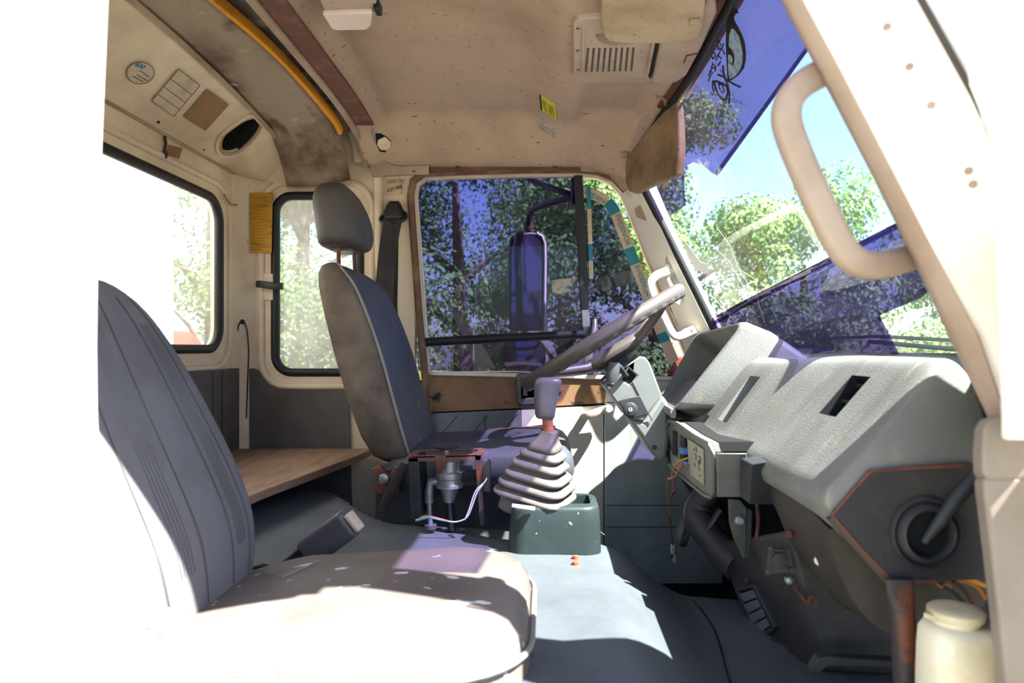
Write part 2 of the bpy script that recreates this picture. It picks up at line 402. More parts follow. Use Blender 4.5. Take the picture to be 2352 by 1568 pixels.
# far side wall with the quarter window
qw = rrect(-.835, -.565, .722, 1.275, .055, 8)
wall_left = struct(panel('wall_left', [(XR-.03,-.06),(-.40,-.06),(-.40,1.57),(XR-.03,1.57)], [qw], lambda x,z: V((x,YF,z)), (0,.04,0), 'cream'))
tube('window_bead', [V((x,YF-.001,z)) for x,z in rrect(-.872, -.53, .682, 1.312, .08, 8)], .011, 'cream', wall_left, n=8, closed=True)
mesh('corner_cove', *g_prism([(XR,YF,-.05),(XR+.05,YF,-.05),(XR+.03,YF-.012,-.05),(XR+.012,YF-.03,-.05),(XR,YF-.055,-.05)], (0,0,1.385)), 'cream', wall_left)
tube('pillar_edge', [P(868,402,2.14), P(872,600,2.14), P(888,900,2.14), P(894,1050,2.14)], .014, 'cream', wall_left, n=10)
w2 = thing('window_2', None, None, (-.7, YF+.02, .72), kind='structure')
panel('pane', rrect(-.845, -.555, .712, 1.285, .055, 8), [], lambda x,z: V((x,YF+.018,z)), (0,.004,0), 'dusty_glass', w2)
tube('seal', [V((x,YF+.006,z)) for x,z in rrect(-.832, -.568, .725, 1.272, .053, 8)], .014, 'black_rubber', w2, n=10, closed=True)
# recessed plate and latch of the quarter window
latch = thing('window_latch', 'small black latch handle on the frame of the narrow quarter window', 'latch', P(620,655,2.13))
panel('latch_plate', [P(x,y,2.148).xz for x,y in ((588,648),(592,628),(632,628),(632,690),(597,688),(590,672))], [], lambda x,z: V((x,2.149,z)), (0,-.006,0), 'cream', latch, bevel=.003)
mesh('latch_lever', *g_tube([P(594,652,2.125), P(604,653,2.118), P(630,657,2.115), P(650,657,2.12)], .01, n=10, flat=(.012,.011)), 'black_plastic', latch)

# lower trim of the rear and side walls
struct(mesh('trim_rear_board', *g_box((XR+.006, 1.39, .34), (.012, 1.56, .80)), 'rear_trim'))
tr2 = struct(panel('trim_left_board', [P(x,y,2.14).xz for x,y in ((540,846),(583,846),(592,850),(602,866),(618,884),(640,890),(700,893),(800,893),(815,1400),(540,1400))], [], lambda x,z: V((x,2.14,z)), (0,.008,0), 'rear_trim', bevel=.002))
for px in (478, 500):
    y_ = XR*F/(px-CX); tube('seam', [V((XR+.013,y_,.735)), V((XR+.013,y_,.45))], .002, 'charcoal', tr2, n=5)

# ------------------------------------------------------------------ ceiling
XE = -.54
def wsx(Y, z):
    u = min(1, abs(Y-1.41)/.66); return .36+.50*(1.45-z)-.145*u**4
def ztop(Y): return 1.45-(.13*min(1, abs(Y-1.41)/.66)**6 if Y > 1.41 else .06*min(1, abs(Y-1.41)/.66)**8)
def zc(X, Y):
    e = max(0, abs(Y-1.38)-.2)
    z = 1.512-.042*(e/.45)**2
    z -= .050*(1-smooth01(-.51, -.455, X))                       # strip beside the cross rail
    ramp = smooth01(-.075, .055, X)
    front = 1.448+(ztop(Y)+.006-1.448)*smooth01(.20, .36, X)
    pocket = .026*smooth01(.085, .115, X)*smooth01(1.70, 1.75, Y)*(1-smooth01(1.95, 2.0, Y))*(1-smooth01(.25,.30,X))
    z = z*(1-ramp)+(front+pocket)*ramp
    d = smooth01(1.985, 2.13, Y)
    zdoor = 1.352 if X < .10 else 1.352-.05*smooth01(.10,.32,X)
    z = z*(1-d)+min(z, zdoor)*d
    d2 = 1-smooth01(.66, .80, Y)
    return z*(1-d2)+min(z,1.35)*d2
def grid(fn, us, vs): 
    v = [fn(u,w) for u in us for w in vs]; n = len(vs)
    return v, [(i*n+j, i*n+j+1, (i+1)*n+j+1, (i+1)*n+j) for i in range(len(us)-1) for j in range(n-1)]
us = [i/110 for i in range(111)]; vs = [.62+(2.135-.62)*j/110 for j in range(111)]
ceiling = struct(mesh('ceiling', *grid(lambda t,y: V((XE+(wsx(y,ztop(y))-.012-XE)*t, y, zc(XE+(wsx(y,ztop(y))-.012-XE)*t, y))), us, vs), 'headliner', solid=.012, off=1, angle=80))
# torn hole at the far rear corner of the headliner
def cov(px, py):
    # point on the headliner along a line of sight
    d = V(((px-CX)/F, 1, -(py-CY)/F)); lo = .9
    Y = lo
    for i in range(700):
        Y = lo+i*.00178; p = CAM+d*Y
        if Y > 2.128 or p.z > zc(p.x, Y): return p
    return p
def cnorm(p):
    e = .004; return V((-(zc(p.x+e,p.y)-zc(p.x-e,p.y))/(2*e), -(zc(p.x,p.y+e)-zc(p.x,p.y-e))/(2*e), 1)).normalized()*-1
hole = [cov(x,y) for x,y in ((862,306),(874,306),(886,312),(898,323),(897,336),(888,344),(884,350),(872,347),(864,330))]
hn = cnorm(hole[2])
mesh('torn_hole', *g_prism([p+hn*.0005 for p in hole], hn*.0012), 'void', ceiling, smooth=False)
mesh('torn_flap', *g_prism([cov(x,y)+hn*.0022 for x,y in ((868,320),(884,313),(897,325),(896,337),(886,344),(874,343),(866,332))], hn*.002), 'cream', ceiling)
# rear roof: metal skin with ribs, sagging vinyl panel with a foam edge
roofr = struct(mesh('ceiling_rear', *g_box((-.66, 1.38, 1.535), (.34, 1.52, .01)), 'roof_metal'))
for Y in (.8, 1.0, 1.2, 1.4, 1.55, 1.70, 1.85, 2.0):
    mesh('roof_rib', *g_tube([V((-.80,Y,1.527)), V((-.55,Y,1.527))], .012, n=8), 'roof_metal', roofr)
def xf(Y): return -.645+.062*smooth01(1.2, 2.05, Y)
def vin(Y, t):
    X = -.775+(xf(Y)+.775)*t
    e = max(0, (Y-1.93)/.17)
    z = zs(Y)+.004+.02*t-.115*e*e*(1 if e < 1 else 1) + .006*math.sin(9*Y)*t - .008*math.sin(math.pi*t)
    return V((X, Y, z))
yv = [.60+.0187*i for i in range(81)]
vinyl = struct(mesh('ceiling_vinyl', *grid(vin, yv, [k/8 for k in range(9)]), 'vinyl_dirty', solid=.006, off=1, angle=80))
tube('foam_edge', [vin(Y,1)+V((.004,0,.002)) for Y in yv[::2] if Y < 1.985], .006, 'orange_foam', vinyl, up=(0,0,1), n=8, flat=(.007,.013))
tube('bottom_lip', [vin(2.098,k/8)+V((0,.002,-.002)) for k in range(9)], .007, 'cream_dark', vinyl, n=8)
# cross rail between rear roof and headliner
rail = [V((XE-.002, Y, 1.452-.03*(max(0,abs(Y-1.38)-.3)/.4)**2)) for Y in [.62+.03*i for i in range(46)]]+[V((XE-.0,2.045,1.415)), V((XE-.0,2.085,1.385)), V((XE-.0,2.11,1.355))]
trim1 = struct(tube('trim_rail', rail, .012, 'cream_dark', n=8, up=(0,0,1), flat=(.010,.014)))
tube('rail_strip', [p+V((.034,0,-.002)) for p in rail[:-3]], .01, 'rust_rail', trim1, n=4, up=(0,0,1), flat=(.026,.004))
# end cover of the rail, corner plate and brown rail over the door
trim2 = struct(panel('trim_corner_plate', [(x,y) for x,y in ((832,290),(852,290),(860,300),(866,330),(872,352),(884,370),(900,380),(925,383),(986,380),(986,402),(925,403),(866,407),(856,407),(850,380),(845,340))], [], lambda x,y: P(x,y,min(2.126, 1.995+.12*(y-290)/90)), (0,-.007,0), 'cream_dark', bevel=.002))
screw(trim2, P(876,393,2.118), (0,-1,0)); screw(trim2, P(951,390,2.118), (0,-1,0))
trim3 = struct(mesh('trim_end_cover', *g_prism([P(x,y,2.105) for x,y in ((795,300),(818,290),(832,292),(842,330),(848,366),(812,374),(808,340))], (0,.04,0)), 'cream', bevel=.006))
trim4 = struct(panel('trim_door_header', [P(x,y,2.13).xz for x,y in ((987,380),(1160,374),(1333,377),(1333,394),(1160,391),(987,398))], [], lambda x,z: V((x,2.13,z)), (0,-.008,0), 'rust_rail', bevel=.002))
screw(trim4, P(1052,384,2.12), (0,-1,0)); screw(trim4, P(1275,381,2.12), (0,-1,0))
trim5 = struct(panel('trim_header_end', [P(x,y,2.13).xz for x,y in ((1333,377),(1400,382),(1432,372),(1445,400),(1450,450),(1430,440),(1400,403),(1370,396),(1333,394))], [], lambda x,z: V((x,2.13,z)), (0,-.007,0), 'cream_dark', bevel=.002))
struct(panel('wall_left_kick', [(-.44,-.06),(.90,-.06),(.90,.80),(.52,.80),(.46,.705),(-.44,.70)], [], lambda x,z: V((x,2.178,z)), (0,.02,0), 'kick_dark'))
struct(box('wall_left_header', (-.08, 2.185, 1.46), (.72, .03, .22), 'cream', bevel=0))

# ------------------------------------------------------------------ windscreen
def WS(px, py, off=0):
    lo, hi = .3, 2.6
    g = lambda Y: (px-CX)*Y/F - wsx(Y, CZ-(py-CY)*Y/F)
    for _ in range(40):
        m_ = (lo+hi)/2
        if g(m_) < 0: lo = m_
        else: hi = m_
    p = P(px, py, lo); return p-wnorm(p.y, p.z)*off
def wnorm(Y, z):
    e = .003; a = V((wsx(Y+e,z)-wsx(Y-e,z), 2*e, 0)); b = V((wsx(Y,z+e)-wsx(Y,z-e), 0, 2*e))
    n = a.cross(b).normalized(); return n if n.x > 0 else -n
def ws(Y, z, off=0): return V((wsx(Y,z), Y, z))-wnorm(Y,z)*off
win3 = thing('window_3', None, None, (.53, 1.4, .78), kind='structure')
wy = [.70+1.385*i/40 for i in range(41)]
wg = [[ws(Y, .755+(ztop(Y)+.012-.755)*k/20) for k in range(21)] for Y in wy]
v = [p for r_ in wg for p in r_]
mesh('windscreen_pane', v, [(i*21+j, i*21+j+1, (i+1)*21+j+1, (i+1)*21+j) for i in range(40) for j in range(20)], 'windscreen', win3, solid=.005, off=0)
def film(name, pts, m='film', off=.004):
    bm = bmesh.new(); vs_ = [bm.verts.new((x,y,0)) for x,y in pts]
    es = [bm.edges.new((vs_[i], vs_[(i+1)%len(vs_)])) for i in range(len(vs_))]
    bmesh.ops.triangle_fill(bm, edges=es, use_beauty=True)
    for _ in range(5):
        L_ = [e for e in bm.edges if e.calc_length() > 40]
        if not L_: break
        bmesh.ops.subdivide_edges(bm, edges=L_, cuts=1); bmesh.ops.triangulate(bm, faces=bm.faces)
    for w_ in bm.verts: w_.co = WS(w_.co.x, w_.co.y, off)
    me = bpy.data.meshes.new(name); bm.to_mesh(me); bm.free(); o = link(name, me, m, win3)
    sm = o.modifiers.new('thickness', 'SOLIDIFY'); sm.thickness = .0003; sm.offset = 0
    me.shade_smooth(); return o
# upper band with its cut-outs, strip at the far end, lower band with a torn opening
film('sun_film', [(1697,0),(1766,-140),(1775,-330),(1895,-340),(1985,-56),(1868,105),(1652,402),(1640,398),(1618,378),(1596,371),(1582,378),(1574,400),(1574,440),(1578,470),(1508,513),(1490,470),(1478,430),(1552,262)])
film('sun_film', [(1634,742),(1700,694),(2072,505),(2140,664),(2120,682),(2024,722),(2070,812),(1640,812)], 'film_low')  # hidden near end cut away so clear sun reaches the dash
film('sun_film_hem', [(1868,105),(1860,100),(1645,395),(1652,402)], 'film_dark', .0046)
film('sun_film_hem', [(1628,735),(1700,694),(2072,505),(2078,518),(1704,710),(1634,750)], 'film_dark', .0046)
# seals
tube('seal', [ws(Y,ztop(Y)+.004,.006) for Y in wy], .012, 'black_rubber', win3, n=10)
tube('seal', [ws(2.078,z,.004) for z in (1.32,1.15,1.0,.85,.76)], .012, 'black_rubber', win3, n=10)
tube('seal', [ws(.705,z,.004) for z in (1.32,1.15,1.0,.85,.76)], .010, 'black_rubber', win3, n=10)
for line in ([(1697,130),(1690,145),(1668,168),(1660,190),(1655,220),(1640,307),(1660,312),(1620,342)], [(1640,370),(1650,400),(1660,455),(1690,520),(1710,555)],
             [(1575,385),(1610,440),(1660,462)], [(1765,310),(1800,390),(1850,480),(1880,560)], [(1650,520),(1680,560),(1700,615),(1740,680)], [(1610,560),(1640,562),(1680,600),(1720,670)], [(1608,665),(1640,680),(1690,735)],
             [(1700,615),(1740,640),(1745,690),(1760,740)], [(1775,700),(1790,735)], [(1555,640),(1600,622)], [(1760,600),(1790,680)]):
    pts = [WS(x,y,.0058) for x,y in line]; tube('crack', pts, .0003, 'crack', win3, n=4)
# drawings on the film: big drawn letter shape, initials, scribble
def ink(poly, m='ink', off=.0056, t=.0004): return mesh('ink_drawing', *g_prism([WS(x,y,off+.003) for x,y in poly], V((-.0004,0,-.0002))), m, win3, smooth=False)
def zq(x, y): return (1550+x/6.03, y/6.03)
ink([zq(*p) for p in ((860,75),(905,90),(950,150),(890,160),(870,210),(890,265),(940,350),(985,440),(1025,560),(1042,700),(1040,800),(1010,920),(940,1010),(860,1070),(790,1110),(780,1060),(770,820),(760,600),(765,400),(785,240),(820,120))])
ink([zq(*p) for p in ((850,360),(890,385),(950,480),(980,600),(1000,720),(990,860),(950,960),(890,1030),(820,1065),(800,1000),(795,860),(810,560),(815,450))], 'ink_blue', .0064)
ink([zq(*p) for p in ((800,600),(845,650),(880,720),(890,800),(870,875),(830,850),(800,800))], 'ink', .0072)
ink([zq(*p) for p in ((808,720),(850,735),(870,790),(860,850),(830,830),(805,790))], 'ink_blue', .0080)
def stroke(pts, r=.0016, m='ink'): return tube('ink_stroke', [WS(*zq(*p), .0060) for p in pts], r, m, win3, n=5)
ov = [(560+0,1110),(620,1110),(700,1140),(760,1180),(770,1260),(740,1360),(700,1360),(640,1290),(600,1210),(585,1140)]
stroke(ov+[ov[0]], .0026); stroke([(640,1140),(690,1160),(720,1240),(700,1270),(660,1220),(640,1140)], .0016); stroke([(560,1115),(553,1180),(575,1260)], .0018)
stroke([(630,1015),(700,1040),(790,1110),(860,1150),(940,1185)], .0022); stroke([(698,890),(705,960),(730,1060),(770,1170),(790,1290),(785,1410)], .0022); stroke([(660,940),(700,1000),(740,1070)], .0012)
stroke([(640,540),(630,650),(680,600),(640,540)]); stroke([(630,665),(690,650),(730,740)]); stroke([(715,585),(690,640),(660,690)])
stroke([(560,710),(590,715),(595,770),(560,800),(545,750),(560,710)]); stroke([(660,700),(630,760),(605,820)]); stroke([(620,740),(660,770),(680,800)]); stroke([(670,830),(640,890),(620,860)])
stroke([(560,850),(540,930),(500,1030)]); stroke([(545,930),(580,920),(600,900)]); stroke([(590,970),(600,900),(570,870)]); stroke([(540,1000),(515,1060),(495,1110)]); stroke([(530,960),(560,1000)])
# peeled sticker rags on the glass
def rag(pts, m, label=None): return mesh('sticker_remains', *g_prism([WS(x,y,.006) for x,y in pts], (-.0006,0,0)), m, win3, smooth=False)
rag([(1570,545),(1590,570),(1612,600),(1630,605),(1628,628),(1600,618),(1585,590)], 'crack')
rag([(1528,412),(1540,415),(1536,428),(1524,432)], 'tape_beige')
hd_r = []
for Y in [.68+.05*i for i in range(31)]:
    q = ws(Y, ztop(Y)+.004); hd_r.append([q+V((-.035,0,.012)), q+V((.02,0,.004)), V((q.x+.02,Y,1.60)), V((q.x-.05,Y,1.60))])
struct(mesh('wall_front_header', *g_loft(hd_r), 'headliner_smooth', angle=60))
struct(tube('trim_header_bare', [ws(Y,ztop(Y),0)+V((-.028,0,.004)) for Y in [.8+.05*i for i in range(22)]], .01, 'rust', n=6, up=(0,0,1), flat=(.010,.006)))
# far front pillar
pl = [(1424,446,2.135),(1452,500,2.135),(1496,610,2.135),(1545,730,2.135),(1600,870,2.135)]
pr = [(1474,420,2.07),(1500,482,2.07),(1548,590,2.07),(1598,692,2.07),(1660,820,2.07)]
rings = []
for (a, b) in zip(pl, pr):
    A = P(*a); B = P(*b); M_ = (A+B)/2+V((.004,-.012,0))
    rings.append([A, M_, B, B+V((.05,.04,0)), A+V((.03,.05,0))])
pillar = struct(mesh('trim_pillar_far', *g_loft(rings), 'pillar_cream', angle=60))
panel('paint_flake', [(x,y) for x,y in ((1533,562),(1540,590),(1556,600),(1568,640),(1572,668),(1560,700),(1545,690),(1540,660),(1530,640),(1528,600))], [], lambda x,y: P(x,y,2.083), (0,-.001,0), 'sticker_grey', pillar)
panel('paint_flake', [(x,y) for x,y in ((1470,470),(1480,455),(1486,490),(1484,508),(1462,498),(1458,480))], [], lambda x,y: P(x,y,2.092), (0,-.001,0), 'cream_dark', pillar)

# ------------------------------------------------------------------ near door opening: B pillar, sill, roof rail, A pillar jamb
bp = [(-.374,1.13),(-.372,1.30),(-.340,1.42)]
edge = [P(x,y,.60) for x,y in ((253,0),(240,300),(229,600),(226,800),(228,950),(240,1150),(252,1300),(257,1500),(262,1700))]
ring2 = [(p.x,p.z) for p in edge]
outer = [(-.36,1.57),(-.365,1.25)]+ring2+[(ring2[-1][0],-.1),(-.97,-.1),(-.97,1.57)]
wr = struct(panel('wall_right', outer, [], lambda x,z: V((x,.60,z)), (0,-.055,0), 'white_paint', bevel=.004))
lab(mesh('striker', *g_tube([P(-6,1207,.592), P(8,1212,.575), P(10,1222,.575), P(-4,1228,.592)], .004, n=8), 'steel', wr), 'steel door striker loop')
tube('crease', [P(195,985,.598), P(203,1020,.598), P(207,1050,.598)], .0015, 'pillar_tan', wr, n=6)
struct(box('wall_right_sill', (.05, .63, .03), (.95, .06, .26), 'white_paint', bevel=.01))
struct(box('wall_right_roof_rail', (-.145, .64, 1.46), (.73, .08, .22), 'white_paint', bevel=.02))
A = [(1793,0),(1873,152),(1993,384),(2080,560),(2178,771),(2267,955),(2330,1100)]
B = [(1840,0),(1920,156),(2035,384),(2130,560),(2236,730),(2301,863),(2330,1000)]
B = [(1840,0),(1922,152),(2042,384),(2132,560),(2245,771),(2308,955),(2370,1100)]
C_ = [(2118,0),(2200,152),(2262,300),(2300,560),(2312,771),(2318,955),(2380,1100)]
D_ = [(2275,0),(2280,152),(2284,384),(2288,560),(2296,771),(2306,955),(2390,1100)]
def ext(l): 
    (x0,y0),(x1,y1) = l[0], l[1]; k = (x1-x0)/(y1-y0); return [(x0-k*330, y0-850), (x0-k*170, y0-330)]+l
rings = []
for a, b in zip(ext(A), ext(B)):
    a = P(*a,.735); b = P(*b,.70); th = .03+.12*smooth01(1.02,.86,a.z); rings.append([a, a.lerp(b,.5)+V((-.006,-.002,0)), b, b+V((th,.0,0)), a+V((th,.012+.075*smooth01(1.0,.88,a.z),0))])  # low back edge widened out of sight to shade the dash end
ap = struct(mesh('trim_pillar_near', *g_loft(rings), 'pillar_tan', angle=60))
rings = []
for k, (b, c) in enumerate(zip(ext(B), ext(C_))):
    b = P(*b,.70)+V((.002,.0,0)); c = P(*c,.635)
    if c.x < b.x+.005: c.x = b.x+.005
    m1 = b.lerp(c,.35)+V((-.006,0,0)); m2 = b.lerp(c,.65)+V((.010,0,0))
    rings.append([b, m1, m2, c, c+V((.025,.03,0)), b+V((.025,.01,0))])
jamb = struct(mesh('wall_right_jamb', *g_loft(rings), 'white_paint', angle=60))
tube('gap_line', [P(x,y,.632) for x,y in ((2050,-120),(2116,0),(2180,115),(2235,215),(2262,268))], .003, 'paint_gap', jamb, n=6)
for (px,py) in ((2152,252),(2052,75),(2103,165),(2236,400),(2246,430)):
    b = P(px, py, .655); mesh('rust_chip', *g_lathe([(.004,0),(.003,.0015),(.001,.002)], b+V((-.012,-.012,0)), (-.5,-.8,0), 8), 'pillar_tan', jamb)
mesh('outer_skin', *g_loft([[P(x0,y,.637), P(x1,y,.61), P(x1,y,.61)+V((.012,.01,0)), P(x0,y,.637)+V((.012,.01,0))] for x0,x1,y in ((2010,2290,-330),(2116,2290,0),(2200,2292,152),(2262,2294,300),(2292,2296,520))]), 'white_paint', jamb)
# outer column of the jamb (door edge seen end on) and the moulded cover at its foot
struct(mesh('trim_jamb_column', *g_loft([[P(x0,y,.61), P(x0+18,y,.60), P(2420,y,.59), P(2420,y,.64), P(x0,y,.635)] for x0,y in ((2276,-330),(2276,0),(2280,384),(2288,700),(2300,955),(2300,1010))]), 'white_paint', bevel=.004))
foot = struct(mesh('trim_jamb_foot', *g_loft([[P(x0,y,.69-(.0 if i else .0)), P(x0+22,y,.655), P(2470,y,.64), P(2470,y,.76), P(x0+10,y,.76)] for i,(x0,y) in enumerate(((2290,955),(2252,962),(2238,985),(2234,1040),(2236,1085),(2246,1102)))]), 'jamb_paint', bevel=.004))
mesh('lower_cover', *g_loft([[P(x0,y,.69), P(x0+20,y,.655), P(2470,y,.64), P(2470,y,.76), P(x0+10,y,.76)] for (x0,y) in ((2238,1096),(2240,1130),(2255,1250),(2272,1400),(2296,1640))]), 'jamb_paint', foot, bevel=.004)

# passenger door, swung open forward, standing just out of frame
d2 = thing('door_2', None, None, (.50, .58, -.15), kind='structure')
mesh('door_panel', *g_prism([V((.50,.632,-.15)), V((.50,.632,.78)), V((.50,-.30,.74)), V((.50,-.34,.4)), V((.50,-.30,-.15))], (.06,0,0)), 'white_paint', d2, bevel=.01)
tube('window_frame', [V((.50,.56,.74)), V((.46,.50,1.0)), V((.38,.40,1.30)), V((.38,-.20,1.32)), V((.47,-.28,.73))], .018, 'white_paint', d2, n=8)
mesh('door_glass', *g_prism([V((.50,.55,.74)), V((.385,.39,1.29)), V((.385,-.19,1.31)), V((.475,-.27,.73))], (.004,0,0)), 'clear_glass', d2, smooth=False)

# ================================================================== driver's door (far side)
DY = 2.165
door = thing('door_1', None, None, (0, DY, 0), kind='structure')
glass_px = [(987,853),(976,700),(966,560),(958,450),(962,424),(978,412),(1080,408),(1200,405),(1330,404),(1372,409),(1402,422),(1424,446),(1440,480),(1482,590),(1530,712),(1580,830),(1594,866),(1400,862),(1180,852)]
def off2(loop, d):
    out = []; n = len(loop); cx = sum(p[0] for p in loop)/n; cy = sum(p[1] for p in loop)/n
    for i in range(n):
        a = V((*loop[i-1],)); b = V((*loop[i],)); c = V((*loop[(i+1)%n],))
        def nrm(u, w):
            t = w-u; q = V((t.y,-t.x)).normalized()
            m_ = (u+w)/2-V((cx,cy)); return q if q.dot(m_) > 0 else -q
        q = (nrm(a,b)+nrm(b,c)).normalized(); out.append((b.x+q.x*d, b.y+q.y*d))
    return out
fo = off2(glass_px, 26)
panel('window_frame', fo, [glass_px], lambda x,y: P(x,y,DY), (0,.03,0), 'cream', door, bevel=.003)
for nm, loop in (('sliding_pane', [(960,850),(930,400),(1335,395),(1345,860)]), ('vent_pane', [(1335,425),(1365,432),(1396,452),(1424,500),(1452,580),(1500,702),(1550,828),(1575,885),(1345,870)])):
    panel(nm, loop, [], lambda x,y: P(x,y,DY+.018), (0,.004,0), 'door_glass', door)
# the strip of vent glass left bare along its front edge is a gap: tinted sheet stops at the tape
tube('aperture_seal', [P(x,y,2.138) for x,y in [(984,1000),(975,850)]+off2(glass_px,15)[1:16]], .011, 'brown_rubber', door, n=10)
tube('pane_edge_strip', [P(x,y,DY+.003) for x,y in ((957,450),(966,560),(976,700),(986,852))], .004, 'handle_cream', door, n=6)
tube('window_divider', [P(x,y,DY+.004) for x,y in ((1328,404),(1336,560),(1343,712))], .01, 'black_rubber', door, n=8, up=(0,1,0), flat=(.014,.010))
tube('divider_foot', [P(x,y,DY+.001) for x,y in ((1344,712),(1347,752))], .01, 'steel', door, n=8, up=(0,1,0), flat=(.013,.010))
tube('divider_foot', [P(x,y,DY+.001) for x,y in ((1348,750),(1352,860))], .01, 'knob_grey', door, n=8, up=(0,1,0), flat=(.014,.012))
tube('guard_bar', [P(974,786,2.150), P(1150,776,2.150), P(1342,768,2.150)], .0135, 'black_rubber', door, n=12)
vl = lab(mesh('vent_latch', *g_tube([P(1366,735,2.15), P(1366,748,2.14), P(1362,770,2.135), P(1362,782,2.135)], [.007,.008,.008,.006], n=10), 'steel', door), 'small grey latch of the vent window')
mesh('latch_base', *g_tube([P(1366,728,2.165), P(1366,758,2.165)], .009, n=10), 'knob_grey', vl)
# bare metal strip, inner boards; middle and front ones coloured lighter to carry the sun
bare = [(975,858),(1185,854),(1400,866),(1398,915),(1385,926),(1190,938),(985,947)]
panel('bare_metal_strip', bare, [], lambda x,y: P(x,y,DY-.005), (0,.02,0), 'door_bare', door, bevel=.003)
panel('sill_ledge', [(985,853),(1400,862),(1600,870),(1600,876),(1400,872),(985,862)], [], lambda x,y: P(x,y,DY-.012), (0,.03,0), 'handle_cream', door, bevel=.003)
brd = panel('trim_board', [(985,950),(1196,941),(1204,1340),(985,1340)], [], lambda x,y: P(x,y,DY-.012), (0,.01,0), 'door_trim', door, bevel=.002)
panel('trim_board', [(1197,941),(1386,931),(1386,1340),(1205,1340)], [], lambda x,y: P(x,y,DY-.012), (0,.01,0), 'trim_cream', door, bevel=.002)
brd2 = panel('trim_board', [(1388,926),(1640,915),(1660,1340),(1388,1340)], [], lambda x,y: P(x,y,DY-.014), (0,.01,0), 'door_trim_sunlit', door, bevel=.002)
panel('front_cover', [(1398,868),(1560,872),(1640,913),(1388,924)], [], lambda x,y: P(x,y,DY-.008), (0,.01,0), 'trim_cream', door, bevel=.002)
for a, b in (((1000,1085),(1120,955)),((1060,1090),(1190,950)),((1010,1000),(1050,955)),((1120,1090),(1215,985))):
    tube('board_seam', [P(*a,DY-.013), P(*b,DY-.013)], .0012, 'charcoal', brd, n=5)
tube('board_seam', [P(1114,952,DY-.013), P(1114,1090,DY-.013)], .0012, 'charcoal', brd, n=5)
for y in (1160, 1210):
    tube('board_seam', [P(1392,y,DY-.015), P(1560,y,DY-.015)], .0012, 'charcoal', brd2, n=5)
# inner door handle
dh = thing('door_handle', 'dark grey inner release handle bezel on the rusty strip of the driver door', 'door handle', P(1208,895,2.15))
ho = [(1186,862),(1192,856),(1245,855),(1245,928),(1196,930),(1188,922)]
panel('bezel', ho, [[(1198,869),(1242,868),(1242,912),(1198,914)]], lambda x,y: P(x,y,DY-.006), (0,-.012,0), 'knob_grey', dh, bevel=.003)
panel('recess', [(1196,867),(1244,866),(1244,914),(1196,916)], [], lambda x,y: P(x,y,DY-.005), (0,.001,0), 'black_plastic', dh)
mesh('release_lever', *g_tube([P(1204,878,2.15), P(1206,893,2.144), P(1206,908,2.146)], .008, n=10, flat=(.010,.007)), 'knob_grey', dh)
lab(mesh('torn_cover', *g_prism([P(x,y,DY-.007) for x,y in ((1197,930),(1240,928),(1245,950),(1225,953),(1198,948))], (0,-.004,0)), 'knob_grey', dh), 'crumpled plastic sheet under the handle')
# window crank
wc = thing('window_crank', 'cream window winder handle on the sunlit lower panel of the driver door', 'window crank', P(1345,950,2.15))
mesh('pivot', *g_lathe([(.013,0),(.013,-.014),(.010,-.018)], P(1345,953,DY-.013), (0,1,0), 14), 'handle_cream', wc)
mesh('arm', *g_tube(spline([P(1340,957,2.134), P(1352,953,2.126), P(1375,945,2.122), P(1398,938,2.120)], 4), [.013]*6+[.011]*7, n=10, up=(0,1,0), flat=(.012,.006)), 'handle_cream', wc)
mesh('crank_knob', *g_lathe([(.011,0),(.013,-.006),(.0125,-.022),(.009,-.028)], P(1397,938,2.120), (0,1,0), 16), 'handle_cream', wc)
# warning tape around the vent glass
tape = thing('warning_tape', 'beige and teal printed tape stuck along the edge of the vent window', 'tape', P(1440,560,DY))
TY = DY+.0145
path = spline([P(x,y,TY) for x,y in ((1338,440),(1362,446),(1388,458),(1410,482),(1430,530),(1452,590),(1474,645),(1496,705),(1520,765),(1548,832)) ], 6)
L = [0]
for a, b in zip(path, path[1:]): L.append(L[-1]+(b-a).length)
tot = L[-1]
def on(s):
    s = min(max(s,0),tot)
    for i in range(len(L)-1):
        if L[i+1] >= s: return path[i].lerp(path[i+1], (s-L[i])/(L[i+1]-L[i]))
    return path[-1]
cuts = [(0,.085,'tape_beige'),(.085,.13,'teal'),(.13,.245,'tape_beige'),(.245,.30,'teal'),(.30,.42,'tape_beige'),(.42,.445,'teal'),(.445,.53,'tape_beige'),(.53,.56,'teal'),(.56,tot,'tape_beige')]
for a, b, m_ in cuts:
    if a >= tot: break
    pts = [on(a+(b-a)*k/6) for k in range(7)]
    tube('tape_piece', pts, .01, m_, tape, n=4, up=(0,1,0), flat=(.017,.0006))
for s0 in (.006, .135, .305):
    p0 = on(s0); p1 = on(s0+.10); u = (p1-p0).normalized(); vv = V((0,-1,0)).cross(u)*1
    w_ = u.cross(vv)
    if w_.y > 0: vv = -vv
    text('tape_print', 'EVIDENCIA', 'teal', p0-V((0,.0018,0))-vv*.004, u, vv, .0205, tape)
tp2 = thing('warning_tape', 'narrow beige and teal tape strip along the black window divider bar', 'tape', P(1355,560,DY))
for a, b, m_ in ((430,480,'teal'),(480,560,'tape_beige'),(560,598,'teal'),(598,640,'tape_beige')):
    tube('tape_piece', [P(1352+(a-430)*.03,a,TY-.004), P(1352+(b-430)*.03,b,TY-.004)], .01, m_, tp2, n=4, up=(0,1,0), flat=(.0065,.0006))
